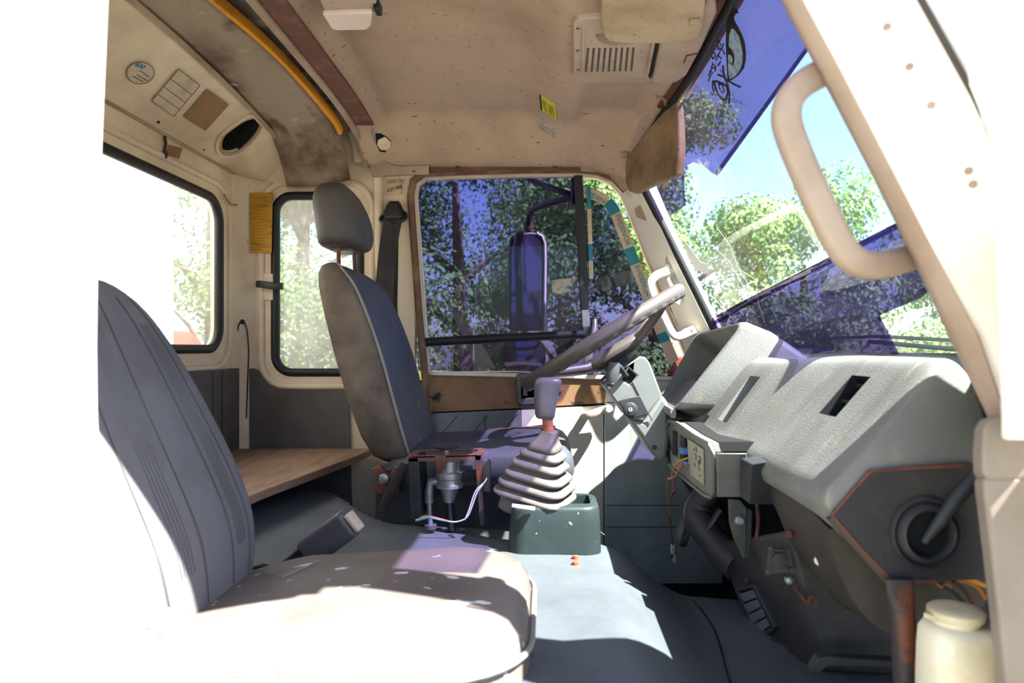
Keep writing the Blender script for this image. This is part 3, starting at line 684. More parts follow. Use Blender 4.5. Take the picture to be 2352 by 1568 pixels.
# marks on the door glass; the pale triangle is a painted reflection
def onpane(name, pts, m_, label, cat='sticker'):
    o = mesh(name, *g_prism([P(x,y,DY+.0165) for x,y in pts], (0,-.0006,0)), m_, smooth=False); return tag(o, label, cat)
onpane('torn_sticker', [(1267,644),(1290,640),(1326,638),(1318,650),(1300,658),(1317,670),(1296,671),(1285,676),(1268,670)], 'sticker_grey', 'torn grey sticker remnant on the sliding door glass')
onpane('faded_sticker', [(1372,640),(1390,632),(1450,620),(1459,648),(1400,664),(1366,668)], 'glare_scrape', 'scraped pale sticker patch on the vent window glass')
onpane('glare_scrape', [(1010,665),(1028,690),(1090,760),(1140,846),(1096,849),(1076,800),(1045,735)], 'glare_scrape', 'pale triangle painted as a reflection on the sliding door glass')

# mirror outside the driver's door
mr = thing('side_mirror', 'tall rounded side mirror on a bent tube arm outside the driver door', 'mirror', P(1210,640,2.42))
fx = [(1169,760),(1168,570),(1172,548),(1186,535),(1215,530),(1238,532),(1250,548),(1253,580),(1250,760)]
MY = 2.42
panel('mirror_housing', fx, [], lambda x,y: P(x,y,MY)+V((0,(x-1210)*.0006,0)), (.01,.05,0), 'black_plastic', mr, bevel=.008)
panel('mirror_glass', off2(fx,-8), [], lambda x,y: P(x,y,MY-.003)+V((0,(x-1210)*.0006,0)), (0,.003,0), 'mirror_hazy', mr)
tube('mirror_trim', [P(x,y,MY-.004)+V((0,(x-1210)*.0006,0)) for x,y in [(1232,534),(1244,540),(1251,556),(1252,600),(1250,758)]], .006, 'handle_cream', mr, n=8)
tube('mirror_arm', spline([P(1214,535,MY+.02), P(1214,505,MY), P(1224,482,MY-.03), P(1260,468,MY-.08), P(1322,452,2.27)], 5), .011, 'black_plastic', mr, n=10)
tube('mirror_arm', spline([P(1215,410,2.36), P(1250,425,2.33), P(1290,440,2.28), P(1322,450,2.27)], 5), .011, 'black_plastic', mr, n=10)
mesh('arm_bracket', *g_box(P(1325,440,2.25), (.04,.08,.10)), 'black_plastic', mr, bevel=.01)
mesh('arm_joint', *g_lathe([(.012,-.02),(.016,-.01),(.016,.012),(.008,.02)], P(1214,520,MY+.015), (0,0,1), 12), 'rust', mr)
cm = thing('convex_mirror', 'round lower mirror hanging under the tall side mirror', 'mirror', P(1200,815,2.43))
mesh('housing', *g_lathe([(.02,.05),(.06,.03),(.078,.004),(.078,0)], P(1202,818,MY), (0,1,0), 28), 'black_plastic', cm)
mesh('mirror_glass', *g_lathe([(.073,.001),(.071,-.002),(.04,-.006),(.01,-.008)], P(1202,818,MY), (0,1,0), 28), 'mirror_hazy', cm)
tube('hanger', [P(1206,745,MY+.03), P(1204,780,MY+.03)], .010, 'black_plastic', cm, n=8)

# ================================================================== things on walls and ceiling
def decal(name, pts3, n, m_, label, cat='sticker', t=.0008, parent=None):
    n = V(n).normalized(); o = mesh(name, *g_prism([V(p)+n*.0006 for p in pts3], n*t), m_, parent, smooth=False)
    return tag(o, label, cat) if label else o
def SL(px, py): 
    # on the bulged sloped panel
    d = V(((px-CX)/F, 1, -(py-CY)/F)); best = None
    p = PP(px, py, SLP0, SLN)
    for _ in range(6):
        t = min(1,max(0,(p.x-XR)/.17)); q = slope_pt(p.y, t); p = PP(px, py, q, SLN)
    return p+SLN*.0025
ctr = SL(320,162)
rs = [SL(320+32*math.cos(2*math.pi*k/24)*(1), 164+25*math.sin(2*math.pi*k/24)) for k in range(24)]
rst = thing('round_sticker', 'round worn pale sticker with faint blue lettering on the upper rear panel', 'sticker', ctr)
decal('disc', rs, SLN, 'sticker_pale', None, parent=rst)
tube('ring', [p+SLN*.002 for p in rs]+[rs[0]+SLN*.002], .0008, 'ink_soft', rst, n=5)
uu = (SL(340,170)-SL(300,150)).normalized(); vv = SLN.cross(uu)
if vv.dot(SL(320,140)-SL(320,180)) < 0: vv = -vv
if uu.cross(vv).dot(SLN) < 0: uu = uu
text('print', 'BAF', 'teal', SL(306,146)+SLN*.002, uu, vv, .016, rst)
for (a, b) in (((318,158),(338,172)),((312,168),(336,182)),((304,172),(326,184))):
    tube('print_line', [SL(*a)+SLN*.002, SL(*b)+SLN*.002], .0012, 'ink_soft', rst, n=4)
bx_ = thing('drawn_grid', 'faint outlined square label with ruled lines on the upper rear panel', 'sticker', SL(400,210))
q4 = [SL(*p) for p in ((408,155),(457,193),(397,264),(346,228))]
decal('sheet', q4, SLN, 'sticker_pale', None, parent=bx_)
tube('outline', [p+SLN*.002 for p in q4+[q4[0]]], .0009, 'ink_soft', bx_, n=4)
for k in (.3, .55, .78):
    tube('ruled_line', [q4[0].lerp(q4[3],k)+SLN*.002, q4[1].lerp(q4[2],k)+SLN*.002], .0009, 'ink_soft', bx_, n=4)
decal('brown_patch', [SL(*p) for p in ((474,202),(524,238),(470,298),(419,265))], SLN, 'patch_brown', 'bare brown square patch beside the oval hole on the upper rear panel', 'patch')
decal('small_patch', [V((XR,*PX(x,y,XR).yz)) for x,y in ((386,332),(418,340),(411,365),(380,355))], (1,0,0), 'patch_brown', 'small tan paper scrap below the seam over the rear window', 'patch')
tg = thing('hanging_cord', 'short dark twisted cord hanging from the seam above the rear window', 'cord', V((XR+.01,1.71,1.30)))
tube('strands', [PX(378,312,XR+.006), PX(381,330,XR+.008), PX(378,345,XR+.006)], .0035, 'belt', tg, n=6)
mesh('end_tag', *g_lathe([(.004,.008),(.007,0),(.006,-.008),(.002,-.012)], PX(379,353,XR+.008), (0,0,1), 10), 'charcoal', tg)
hk = thing('coat_hook', 'thin bent wire hook on the rear corner beside the rear window', 'hook', PX(530,460,XR+.01))
tube('wire', [PX(513,440,XR+.004), PX(520,455,XR+.012), PX(530,470,XR+.02), PX(544,470,XR+.014)], .003, 'cream_dark', hk, n=6)
yl = thing('yellow_label', 'tall faded yellow instruction label beside the quarter window', 'label', P(600,512,YF-.01))
yq = [P(x,y,YF-.013) for x,y in ((574,443),(627,443),(624,581),(575,580))]
decal('sheet', yq, (0,-1,0), 'paper_yellow', None, parent=yl)
for k in range(17):
    y_ = 455+7*k; tube('print_line', [P(579,y_,YF-.0148), P(579+random.uniform(28,43),y_,YF-.0148)], .0009, 'wire_brown', yl, n=4)
nt = thing('price_note', 'small handwritten paper note stuck above the seat belt guide', 'note', P(903,430,YF-.01))
decal('sheet', [P(x,y,YF-.004) for x,y in ((887,412),(919,411),(921,446),(890,449))], (0,-1,0), 'paper_note', None, parent=nt)
text('writing', 'GERCYC', 'ink_soft', P(888,421,YF-.0065), (1,0,.05), (0,0,1), .014, nt, shear=.2)
text('writing', '£37,900', 'ink', P(889,441,YF-.0065), (1,0,.25), (-.2,0,1), .015, nt, shear=.2)
cb = thing('rear_cable', 'thin dark cable looped out of a hole in the rear corner', 'cable', P(555,900,2.12))
tube('cable', spline([P(540,1005,2.125), P(541,900,2.125), P(543,800,2.12), P(547,752,2.115), P(556,737,2.11), P(566,752,2.11), P(571,800,2.115), P(570,850,2.12), P(566,960,2.125)], 5), .0022, 'charcoal', cb, n=6)
mesh('grommet', *g_lathe([(.008,0),(.008,-.006),(.004,-.008)], P(557,739,2.13), (0,1,0), 10), 'black_rubber', cb)

# seat belt
sb = thing('seat_belt', 'black seat belt hanging from its guide on the pillar behind the driver seat', 'seat belt', P(900,500,2.1))
mesh('guide_cover', *g_loft([[P(x,y,2.135), P(x,y,2.105)] if False else [P(905+hw*math.cos(t), yy+4*math.sin(t)*0, 2.13-.028*max(0,math.sin(t))) for t in [math.pi*k/10 for k in range(11)]] for yy, hw in ((462,9),(470,15),(482,20),(495,24),(504,25))], closed=False), 'black_plastic', sb, solid=.004)
mesh('guide_bar', *g_tube(spline([P(878,496,2.128), P(874,505,2.12), P(884,512,2.112), P(905,510,2.108), P(926,506,2.112), P(933,496,2.12), P(928,488,2.128)], 4), .0055, n=8), 'black_plastic', sb)
mesh('webbing', *g_tube(spline([P(903,505,2.11), P(896,540,2.10), P(888,600,2.09), P(884,660,2.085), P(886,760,2.085), P(892,860,2.085)], 5), .02, n=8, up=(0,1,0), flat=(.027,.0016)), 'belt', sb)
mesh('webbing', *g_tube([P(909,505,2.118), P(908,600,2.115), P(906,700,2.112), P(915,860,2.112)], .02, n=8, up=(0,1,0), flat=(.009,.0016)), 'belt', sb)

# dome lamp
dl = thing('dome_lamp', 'dirty plastic interior lamp on the headliner', 'lamp', (-.3,1.33,1.46))
zl = 1.462
def CL(px, py, z=zl): return PZ(px, py, z)
lens = [CL(*p) for p in ((736,8),(757,54),(770,60),(845,60),(858,52),(866,18),(862,-30),(740,-30))]
mesh('housing', *g_prism([p+V((0,0,.0)) for p in lens], (0,0,.045)), 'headliner_smooth', dl, bevel=.006)
mesh('lens', *g_prism([CL(*p)+V((0,0,-.010)) for p in ((740,22),(760,56),(772,60),(842,59),(853,50),(856,18))], (0,0,.012)), 'lamp_lens', dl, bevel=.004)
mesh('switch', *g_box(CL(863,18)+V((.004,0,.0)), (.012,.03,.02)), 'black_plastic', dl, bevel=.003)
# overhead speaker plate
spk = thing('speaker_plate', 'cream plastic overhead plate with rows of speaker perforations', 'speaker cover', (.13,1.36,1.36))
def zpl(px, py):
    p = cov(px, py); return p
def OC(px, py, off=.0):
    # underside plane of the front console
    return PP(px, py, V((.14,1.5,1.436)), V((.04,0,1)).normalized())-V((.04,0,1))*off
plate = [(1317,55),(1328,44),(1400,40),(1520,36),(1508,90),(1490,176),(1465,178),(1316,172)]
mesh('plate', *g_prism([OC(x,y) for x,y in plate], (0,0,.05)), 'headliner_smooth', spk, bevel=.003)
mesh('ridge', *g_tube([OC(1340,60,.001), OC(1338,166,.001)], .0025, n=6), 'headliner_smooth', spk)
for (x,y) in ((1327,65),(1327,116),(1328,160)):
    mesh('screw_hole', *g_lathe([(.004,0),(.003,.0012),(.001,.0016)], OC(x,y), (0,0,-1), 8), 'rust', spk)
hv, hf = [], []
for c in range(9):
    for r_ in range(21):
        a = OC(1351+13*c-(r_*.25), 111+2.6*r_-.2*c); b_ = MB()
        k = len(hv); 
        g = g_box(a-V((0,0,1))*.0006, (.0052,.0013,.0012)); hv += g[0]; hf += [tuple(i+k for i in q) for q in g[1]]
perf = mesh('perforations', hv, hf, 'ink', spk, smooth=False); perf['kind'] = 'stuff'
mesh('finger_recess', *g_prism([OC(1368+48*(1-math.cos(t))*1.05, 78+26*math.sin(t), .0006) for t in [math.pi*k/14 for k in range(15)]], (0,0,-.0014)), 'cream_dark', spk)
# dark slot and panel next to it
ovh = thing('overhead_box', 'cream overhead compartment cover with an open dark slot next to the windscreen', 'overhead compartment', (.22,1.35,1.33))
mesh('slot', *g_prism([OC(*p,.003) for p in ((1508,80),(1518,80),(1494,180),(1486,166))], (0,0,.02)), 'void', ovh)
mesh('slot_lip', *g_tube([OC(1504,80,.004), OC(1487,166,.004)], .0035, n=6), 'headliner_smooth', ovh)
mesh('cover', *g_prism([OC(*p,.004) for p in ((1518,80),(1640,-10),(1646,30),(1612,106),(1578,170),(1555,186),(1530,192),(1496,186))], (0,0,.03)), 'headliner_smooth', ovh, bevel=.006)
mesh('clip_mark', *g_tube([OC(1571,138,.0055), OC(1578,122,.0055), OC(1602,117,.0055)], .0016, n=5), 'rust', ovh)
# sun visors
v1 = thing('sun_visor', 'padded sun visor folded up against the headliner above the speaker plate', 'sun visor', (.17,1.15,1.34))
vp = [(1382,-60),(1381,40),(1386,64),(1400,76),(1430,80),(1560,82),(1590,78),(1610,66),(1616,40),(1625,-60)]
mesh('pad', *g_prism([OC(x,y,.018) for x,y in vp], (0,0,.016)), 'visor_foam', v1, bevel=.006, segs=3)
mesh('mount', *g_box(OC(1597,22,.024), (.02,.014,.012)), 'cream_dark', v1, bevel=.003)
v2 = thing('sun_visor', 'brown stained sun visor swung down beside the driver window', 'sun visor', P(1500,330,1.9))
vpts = [(1552,230,1.80),(1556,270,1.80),(1559,330,1.80),(1558,380,1.80),(1552,402,1.80),(1520,414,1.86),(1484,430,1.94),(1456,444,2.01),(1444,440,2.04),(1436,420,2.06),(1434,390,2.06),(1436,372,2.06),(1450,346,2.03),(1480,308,1.97),(1515,266,1.88),(1540,236,1.82)]
mesh('pad', *g_prism([P(*p) for p in vpts], (.022,.010,0)), 'visor', v2, bevel=.006, segs=3)
mesh('hinge_arm', *g_tube([P(1528,240,1.84), P(1527,225,1.80), P(1508,222,1.80)], .006, n=8), 'cream_dark', v2)
mesh('hinge_mount', *g_lathe([(.014,0),(.013,-.008),(.008,-.014)], P(1514,220,1.80)+V((0,0,.012)), (0,0,1), 12), 'cream_dark', v2)
mesh('pivot', *g_lathe([(.010,0),(.010,.018),(.006,.022)], P(1428,356,2.06), (1,-.6,0), 12), 'cream_dark', v2)
# stickers on the headliner ramp
s1 = [cov(*p) for p in ((1240,214),(1276,236),(1280,275),(1243,249))]; n1 = (s1[1]-s1[0]).cross(s1[3]-s1[0]).normalized()
if n1.y > 0: n1 = -n1
if n1.z > 0 and abs(n1.z) > .5: n1 = -n1
ys_ = thing('warning_sticker', 'bright yellow warning sticker with small print on the headliner', 'sticker', s1[0])
mesh('sheet', *g_prism([p+n1*.002 for p in s1], n1*.001), 'sticker_yellow', ys_, smooth=False)
mesh('sticker_band', *g_prism([s1[0].lerp(s1[1],a).lerp(s1[3].lerp(s1[2],a),b)+n1*.0034 for a,b in ((0,0),(.10,0),(.10,1),(0,1))], n1*.0004), 'ink', ys_, smooth=False)
for k in range(8):
    a = .2+.09*k
    if 3 == k: continue
    tube('print_line', [s1[0].lerp(s1[1],a).lerp(s1[3].lerp(s1[2],a),q)+n1*.0036 for q in (.25,.9 if k%3 else .7)], .0006, 'ink', ys_, n=4)
s2 = [cov(*p) for p in ((1234,266),(1276,292),(1279,318),(1236,291))]
gs_ = thing('grey_sticker', 'faded grey sticker under the yellow one on the headliner', 'sticker', s2[0])
mesh('sheet', *g_prism([p+n1*.002 for p in s2], n1*.001), 'sticker_grey', gs_, smooth=False)
for k in range(9):
    a = .12+.095*k
    tube('print_line', [s2[0].lerp(s2[1],a).lerp(s2[3].lerp(s2[2],a),q)+n1*.0036 for q in (.3,.95)], .0006, 'ink_soft', gs_, n=4)

# ================================================================== seats
def sq_ring(c, u, w, a, b, n=32, e=.5):
    """superellipse ring around c, half sizes a along u and b along w"""
    out = []
    for k in range(n):
        t = 2*math.pi*k/n; x, y = math.cos(t), math.sin(t)
        out.append(c+u*a*math.copysign(abs(x)**e, x)+w*b*math.copysign(abs(y)**e, y))
    return out
Yv = V((0,1,0)); Xv = V((1,0,0)); Zv = V((0,0,1))
# driver seat: (x of the front edge, z, half width, half thickness)
ds = thing('driver_seat', 'grey vinyl driver seat with separate headrest, worn brown at its near flank', 'seat', (-.2,1.785,.3))
Yc = 1.785
def backrest(name, rows, Yc, parent, m, n=36, e=.45, lean=None):
    rings = []
    for (xf_, z, hw, ht) in rows:
        rings.append(sq_ring(V((xf_-ht, Yc, z)), Yv, Xv, hw, ht, n, e))
    return mesh(name, *g_loft(rings), m, parent, angle=70, subs=1)
rows = [(-.30,.535,.12,.02),(-.298,.540,.17,.035),(-.302,.556,.195,.045),(-.312,.60,.208,.052),(-.333,.68,.213,.056),(-.360,.78,.213,.057),(-.392,.87,.208,.053),(-.424,.94,.202,.045),(-.450,.972,.190,.034),(-.470,.990,.172,.023),(-.486,1.0,.14,.013),(-.493,1.003,.09,.008)]
bk = backrest('backrest', rows, Yc, ds, 'seat_vinyl')
flank = []
for (xf_, z, hw, ht) in rows[1:-1]:
    c0 = xf_-ht
    flank.append([V((c0-ht*.95, Yc-hw*.97-.004, z)), V((c0-ht*.5, Yc-hw-.006, z)), V((c0, Yc-hw-.007, z)), V((c0+ht*.55, Yc-hw-.006, z)), V((c0+ht*.86, Yc-hw*.97-.004, z))])
fl = lab(mesh('side_panel', *g_loft(flank, closed=False), 'seat_side', ds, solid=.004, angle=80), 'brown worn side panel of the backrest')
tube('piping', spline([V((r[0]-r[3]+r[3]*.88, Yc-r[2]*.975-.005, r[1])) for r in rows[1:-1]], 4), .0035, 'piping', ds, n=6)
mesh('cushion', *g_loft([sq_ring(V((x, Yc, z)), Yv, Zv, hw, hh, 30, .5) for x, z, hw, hh in ((-.36,.52,.15,.03),(-.35,.52,.2,.045),(-.30,.522,.215,.048),(-.18,.525,.218,.050),(-.05,.532,.218,.052),(.02,.535,.215,.053),(.05,.53,.205,.046),(.064,.525,.19,.034),(.070,.52,.16,.015))]), 'seat_vinyl', ds, angle=70)
tube('torn_edge', spline([V((-.16,1.995,.566)), V((-.12,1.99,.570)), V((-.06,1.99,.572)), V((0,1.985,.580)), V((.03,1.97,.578))], 4), .004, 'rust', ds, n=6)
# headrest on two posts
hr = [( -.470,1.045,.05,.03),(-.452,1.050,.085,.050),(-.443,1.063,.098,.056),(-.440,1.10,.104,.058),(-.455,1.15,.102,.056),(-.476,1.185,.09,.045),(-.49,1.203,.068,.03),(-.50,1.210,.035,.012)]
hd = mesh('headrest', *g_loft([sq_ring(V((x-ht,Yc-.03,z)), Yv, Xv, hw, ht, 32, .55) for x,z,hw,ht in hr]), 'headrest', ds, angle=70, subs=1)
mesh('headrest_base', *g_box(V((-.50,Yc-.03,1.044)), (.055,.09,.006)), 'knob_grey', hd, bevel=.002)
tube('headrest_post', [V((-.50,Yc-.09,.985)), V((-.502,Yc-.085,1.05))], .005, 'rust', ds, n=8)
tube('headrest_post', [V((-.495,Yc+.04,.985)), V((-.497,Yc+.035,1.05))], .005, 'rust', ds, n=8)
# rusty recliner bracket and pedestal under the seat
mesh('pedestal', *g_prism([P(x,y,1.635) for x,y in ((862,1100),(870,1075),(930,1075),(1300,1085),(1300,1230),(860,1200))], (0,.32,0)), 'charcoal', ds, bevel=.004)
rb = lab(mesh('recliner_bracket', *g_prism([P(x,y,1.565) for x,y in ((850,1078),(872,1068),(892,1092),(904,1076),(922,1088),(905,1112),(886,1116),(868,1100))], (0,.02,0)), 'rust', ds, bevel=.003), 'rusty recliner bracket')
mesh('bolt', *g_lathe([(.011,0),(.011,-.006),(.007,-.008)], P(882,1098,1.564), (0,1,0), 12), 'steel', rb)
mesh('recliner_plate', *g_prism([P(x,y,1.585) for x,y in ((860,1108),(915,1112),(920,1132),(866,1136))], (0,.02,0)), 'rust', ds, bevel=.003)
tube('strap', spline([P(930,1065,1.57), P(915,1095,1.55), P(895,1130,1.55), P(878,1172,1.56)], 4), .009, 'belt', ds, n=6, up=(0,1,0), flat=(.011,.003))

# passenger seat
ps = thing('passenger_seat', 'dark grey passenger seat in the open doorway, half in hard sunlight', 'seat', (-.25,.93,.2))
Yp = .93
prow = [(-.462,.40,.13,.03),(-.452,.425,.17,.045),(-.448,.46,.195,.055),(-.452,.51,.212,.06),(-.463,.56,.219,.062),(-.492,.63,.218,.06),(-.528,.71,.205,.057),(-.556,.775,.186,.052),(-.582,.835,.155,.046),(-.600,.872,.118,.036),(-.612,.892,.075,.024),(-.618,.898,.035,.010)]
backrest('backrest', prow, Yp, ps, 'seat_fabric')
def pback(yoff, k0, k1, dx=.0015):
    out = []
    for (xf_, z, hw, ht) in prow[k0:k1]:
        s = yoff/.22
        yy = Yp+s*hw; q = min(1, abs(s))**(1/.45)
        out.append(V((xf_-ht+ht*(max(0,1-abs(s)**(2/.45)))**(.45/2)+dx, yy, z)))
    return spline(out, 4)
for y0 in (-.10, .0, .085, .15):
    tube('seam', pback(y0, 2, 10, .0005), .0007, 'seam_grey', ps, n=5)
for k in range(5):
    tube('woven_stripe', pback(-.06+.008*k, 3, 9, -.0002), .0004, 'seam_grey', ps, n=4)
    tube('woven_stripe', pback(.105+.007*k, 3, 9, -.0002), .0004, 'seam_grey', ps, n=4)
tube('piping', [V((r[0]-r[3]+r[3]*.80, Yp-r[2]*.985-.002, r[1])) for r in prow[1:-2]], .003, 'pillar_tan', ps, n=6)
def plan(z, inset, x0=-.50, x1=-.018, y0=.76, y1=1.165, r=.11, n=8):
    return [V((x,y,z)) for x,y in rrect(x0+inset, x1-inset, y0+inset, y1-inset, max(r-inset*.6,.02), n)]
def dome(rr): return rr
cr = [plan(.300,.012), plan(.312,.002), plan(.36,0), plan(.425,0), plan(.448,.006), plan(.462,.018), plan(.470,.036), plan(.474,.07), plan(.476,.11), plan(.477,.15), plan(.4775,.18)]
for r_ in cr[4:]:
    for p in r_: p.z += .010*smooth01(-.45,-.05,p.x) - .018*smooth01(-.30,-.5,p.x)
mesh('seat_cushion', *g_loft(cr), 'seat_cushion_vinyl', ps, angle=75)
pl_ = plan(.436,-.003); tube('piping', pl_, .004, 'piping', ps, n=6, closed=True)
box('seat_base', (-.27,.965,.21), (.40,.36,.18), 'charcoal', ps, bevel=.02)
tube('stitching', [V((-.41,1.02,.4735)), V((-.37,.985,.4765)), V((-.34,1.06,.478))], .0012, 'piping', ps, n=4)
rc = lab(mesh('recliner_cover', *g_lathe([(.075,.03),(.075,.008),(.068,0),(.062,.002),(.055,.0)], P(290,1590,.675), (0,1,0), 28), 'handle_cream', ps), 'round pale recliner cover')
# buckle
bu = thing('belt_buckle', 'dark blue grey seat belt buckle standing behind the passenger cushion', 'seat belt buckle', P(700,1290,1.2))
ux = (P(810,1195,1.20)-P(690,1285,1.24)).normalized(); uz = ux.cross(Yv).normalized()*-1
mesh('buckle_body', *g_box((P(812,1198,1.20)+P(700,1272,1.23))/2, (.115,.030,.052), rot_axes(ux, (ux.cross(Yv).normalized()).cross(ux), ux.cross(Yv).normalized())), 'knob_grey', bu, bevel=.008, segs=3)
mesh('release_button', *g_box(P(814,1197,1.192), (.010,.022,.036), rot_axes(ux, (ux.cross(Yv).normalized()).cross(ux), ux.cross(Yv).normalized())), 'sticker_pale', bu, bevel=.003)
tube('stalk', [P(705,1268,1.23), P(680,1290,1.235), P(660,1305,1.24)], .01, 'black_plastic', bu, n=8, up=(0,1,0), flat=(.016,.006))
tube('anchor_loop', [P(600+20*math.cos(t), 1312-12*math.sin(t), 1.19) for t in [math.pi*k/8 for k in range(9)]], .006, 'black_plastic', bu, n=8)

# ================================================================== floor hump, shelf, centre pieces
def zh(X, Y):
    z = .405+.03*smooth01(-.3,-.75,X)*0+.02*smooth01(-.25,-.6,X)
    z -= .115*smooth01(.10,.30,X)
    z += .006*math.sin(14*X+3*Y)*smooth01(0,.2,X)
    far = 1.44+.13*smooth01(0,-.3,X)+.33*smooth01(-.3,-.65,X)
    z -= .30*smooth01(far-.015, far+.05, Y)
    z -= .18*(1-smooth01(.62,.80,Y))*smooth01(.02,.12,X)
    return z
fm = struct(mesh('floor_hump', *grid(lambda x,y: V((x,y,zh(x,y))), [-.93+1.62*i/90 for i in range(91)], [.62+1.40*j/90 for j in range(91)]), 'mat_rubber', angle=80, solid=.006, off=-1))
tube('mat_seam', [V((x,y,zh(x,y)+.001)) for x,y in [(.29+.015*math.sin(8*t), 1.44-.80*t) for t in [k/16 for k in range(17)]]], .002, 'void', fm, n=5)
for i,(px,py) in enumerate(((1322,1288),(1322,1302))):
    p = PZ(px,py,.40); p.z = zh(p.x,p.y)-.002
    tag(mesh('floor_bolt', *g_lathe([(.011,0),(.011,.002),(.007,.003),(.0065,.008),(.003,.009)], p, (0,0,1), 12), 'lever_red'), ('rusty bolt head in the floor mat, the one closer to the tray','rusty bolt head in the floor mat, the one farther from the tray')[i], 'bolt', 'bolts in the floor mat')
tear = [PZ(x,y,.408) for x,y in ((1346,1228),(1356,1226),(1354,1240),(1350,1246),(1347,1240))]
mesh('mat_tear', *g_prism([V((p.x,p.y,zh(p.x,p.y)+.001)) for p in tear], (0,0,.001)), 'void', fm, smooth=False)
for k in range(7):
    x0 = 1310+9*k+random.uniform(-4,4); y0 = 1226+random.uniform(-3,3)
    pts = [PZ(x0+dx, y0+dy, .412) for dx,dy in ((0,0),(random.uniform(5,14),random.uniform(-6,3)),(random.uniform(14,26),random.uniform(-5,6)))]
    tube('loose_thread', pts, .0007, 'handle_cream', fm, n=4)
sh = tag(mesh('rear_shelf', *g_prism([V((XR+.014,.70,.495)), V((-.66,.70,.495)), V((-.605,1.50,.495)), V((-.530,1.99,.495)), V((-.525,2.125,.495)), V((XR+.014,2.125,.495))], (0,0,-.02)), 'wood', bevel=.002), 'reddish wooden board laid as a shelf behind the seats', 'shelf')
# tray
tr = thing('console_tray', 'dark green plastic tray box with an open slot on the floor hump', 'tray', (.03,1.40,.41))
zt, zb_ = .494, .395
tv = [(-.066,.112,1.345,1.475)]
def trr(z, i, r=.035): return [V((x,y,z)) for x,y in rrect(-.072+i, .112-i*.5, 1.335+i*.6, 1.480-i*.4, r, 6)]
inn = lambda z: [V((x,y,z)) for x,y in rrect(.02, .092, 1.375, 1.455, .008, 6)]
tray_r = [trr(zb_,0), trr(zb_+.06,.004), trr(zt-.008,.008), trr(zt-.002,.011,.033), trr(zt,.016,.03), inn(zt), inn(zt-.05)]
mesh('body', *g_loft(tray_r), 'tray', tr, angle=50)
mesh('clip', *g_box(P(1202,1164,1.33), (.045,.01,.006), Matrix.Rotation(R(8),3,'Y')), 'handle_cream', tr, bevel=.001)
# gear lever with bellows
gl_ = thing('gear_lever', 'gear lever with grey knob and accordion rubber boot between the seats', 'gear lever', P(1240,1160,1.42))
BY = 1.41
tilt = Matrix.Rotation(R(7),3,'Y') @ Matrix.Rotation(R(10),3,'X') @ Matrix.Rotation(R(-24),3,'Z')
def bring(px, py, a, b, dz=0, r=.55):
    c = P(px,py,BY); out = []
    for x, y in rrect(-a, a, -b, b, min(a,b)*r, 4): out.append(c+tilt @ V((x,y,dz)))
    return out
stack = [(1232,1174,.070,.050),(1232,1168,.076,.055),(1231,1160,.072,.052),(1230,1152,.070,.052)]
folds = [(1229,1131,.083,.062,9),(1233,1110,.077,.058,9),(1237,1089,.068,.051,9),(1242,1065,.058,.043,9),(1248,1043,.047,.036,8)]
for i,(fx_,fy,fa,fb,fh) in enumerate(folds):
    for ang in (-75,-45,-15,15,45,75):
        k_ = .72+.28*math.cos(R(ang)); stack.append((fx_, fy-fh*math.sin(R(ang)), fa*k_, fb*k_))
    stack.append((fx_+2, fy-fh-3, fa*.68, fb*.68))
stack += [(1252,1030,.032,.028),(1254,1024,.033,.029),(1255,1018,.029,.025),(1258,1006,.021,.019),(1262,996,.018,.016),(1263,989,.017,.015)]
stack = [(x, y, a*.95, b*.95) for x,y,a,b in stack]
mesh('boot', *g_loft([bring(*s) for s in stack]), 'boot_rubber', gl_, angle=70)
tube('rod', [P(1260,1000,BY), P(1257,950,BY)], .011, 'lever_red', gl_, n=12)
kn = [(1254,962,.016,.012),(1252,958,.0195,.016),(1252,945,.021,.017),(1254,915,.024,.019),(1256,892,.0265,.020),(1259,880,.028,.021),(1260,873,.027,.021),(1260,868,.022,.017),(1260,866,.012,.010)]
mesh('gear_knob', *g_loft([sq_ring(P(x,y,BY), Xv, Yv, a, b, 24, .7) for x,y,a,b in kn]), 'knob_grey', gl_, angle=70, subs=1)
# hand brake valve on its steel stand
hb = thing('valve_stand', 'open rusty steel stand holding a brake valve beside the driver seat', 'brake valve', P(1020,1195,1.55))
T1, T2 = 1.46, 1.56
mesh('side_plate', *g_prism([P(x,y,T1) for x,y in ((936,1050),(962,1050),(968,1190),(942,1196))], (0,.09,0)), 'black_plastic', hb, bevel=.002)
panel('top_frame', rrect(0,.158,0,.095,.01,4), [rrect(.016,.142,.014,.081,.012,4)], lambda x,y: P(934,1048,T1)+V((x,y,.004*x/.158)), (0,0,-.004), 'rust_rail', hb, bevel=.001)
mesh('front_flange', *g_prism([P(x,y,T1) for x,y in ((934,1047),(1105,1044),(1103,1056),(936,1060))], (0,.003,0)), 'rust_rail', hb)
mesh('post', *g_prism([P(x,y,T1) for x,y in ((1090,1046),(1106,1044),(1108,1100),(1114,1205),(1102,1208),(1096,1120))], (0,.02,0)), 'rust_steel', hb, bevel=.001)
mesh('bracket', *g_prism([P(x,y,T1-.002) for x,y in ((998,1048),(1024,1046),(1023,1072),(1016,1082),(1004,1082),(1000,1070))], (0,.004,0)), 'rust_rail', hb, bevel=.001)
screw(hb, P(1011,1068,T1-.004), (0,-1,0), .007, 'rust')
c = P(1032,1105,1.50)
mesh('valve_body', *g_lathe([(.012,.045),(.022,.044),(.022,.022),(.030,.020),(.030,.008),(.027,.006),(.027,-.004),(.030,-.006),(.030,-.012),(.022,-.014),(.018,-.022),(.014,-.034),(.010,-.045)], c, (0,0,1), 20), 'steel', hb, angle=22)
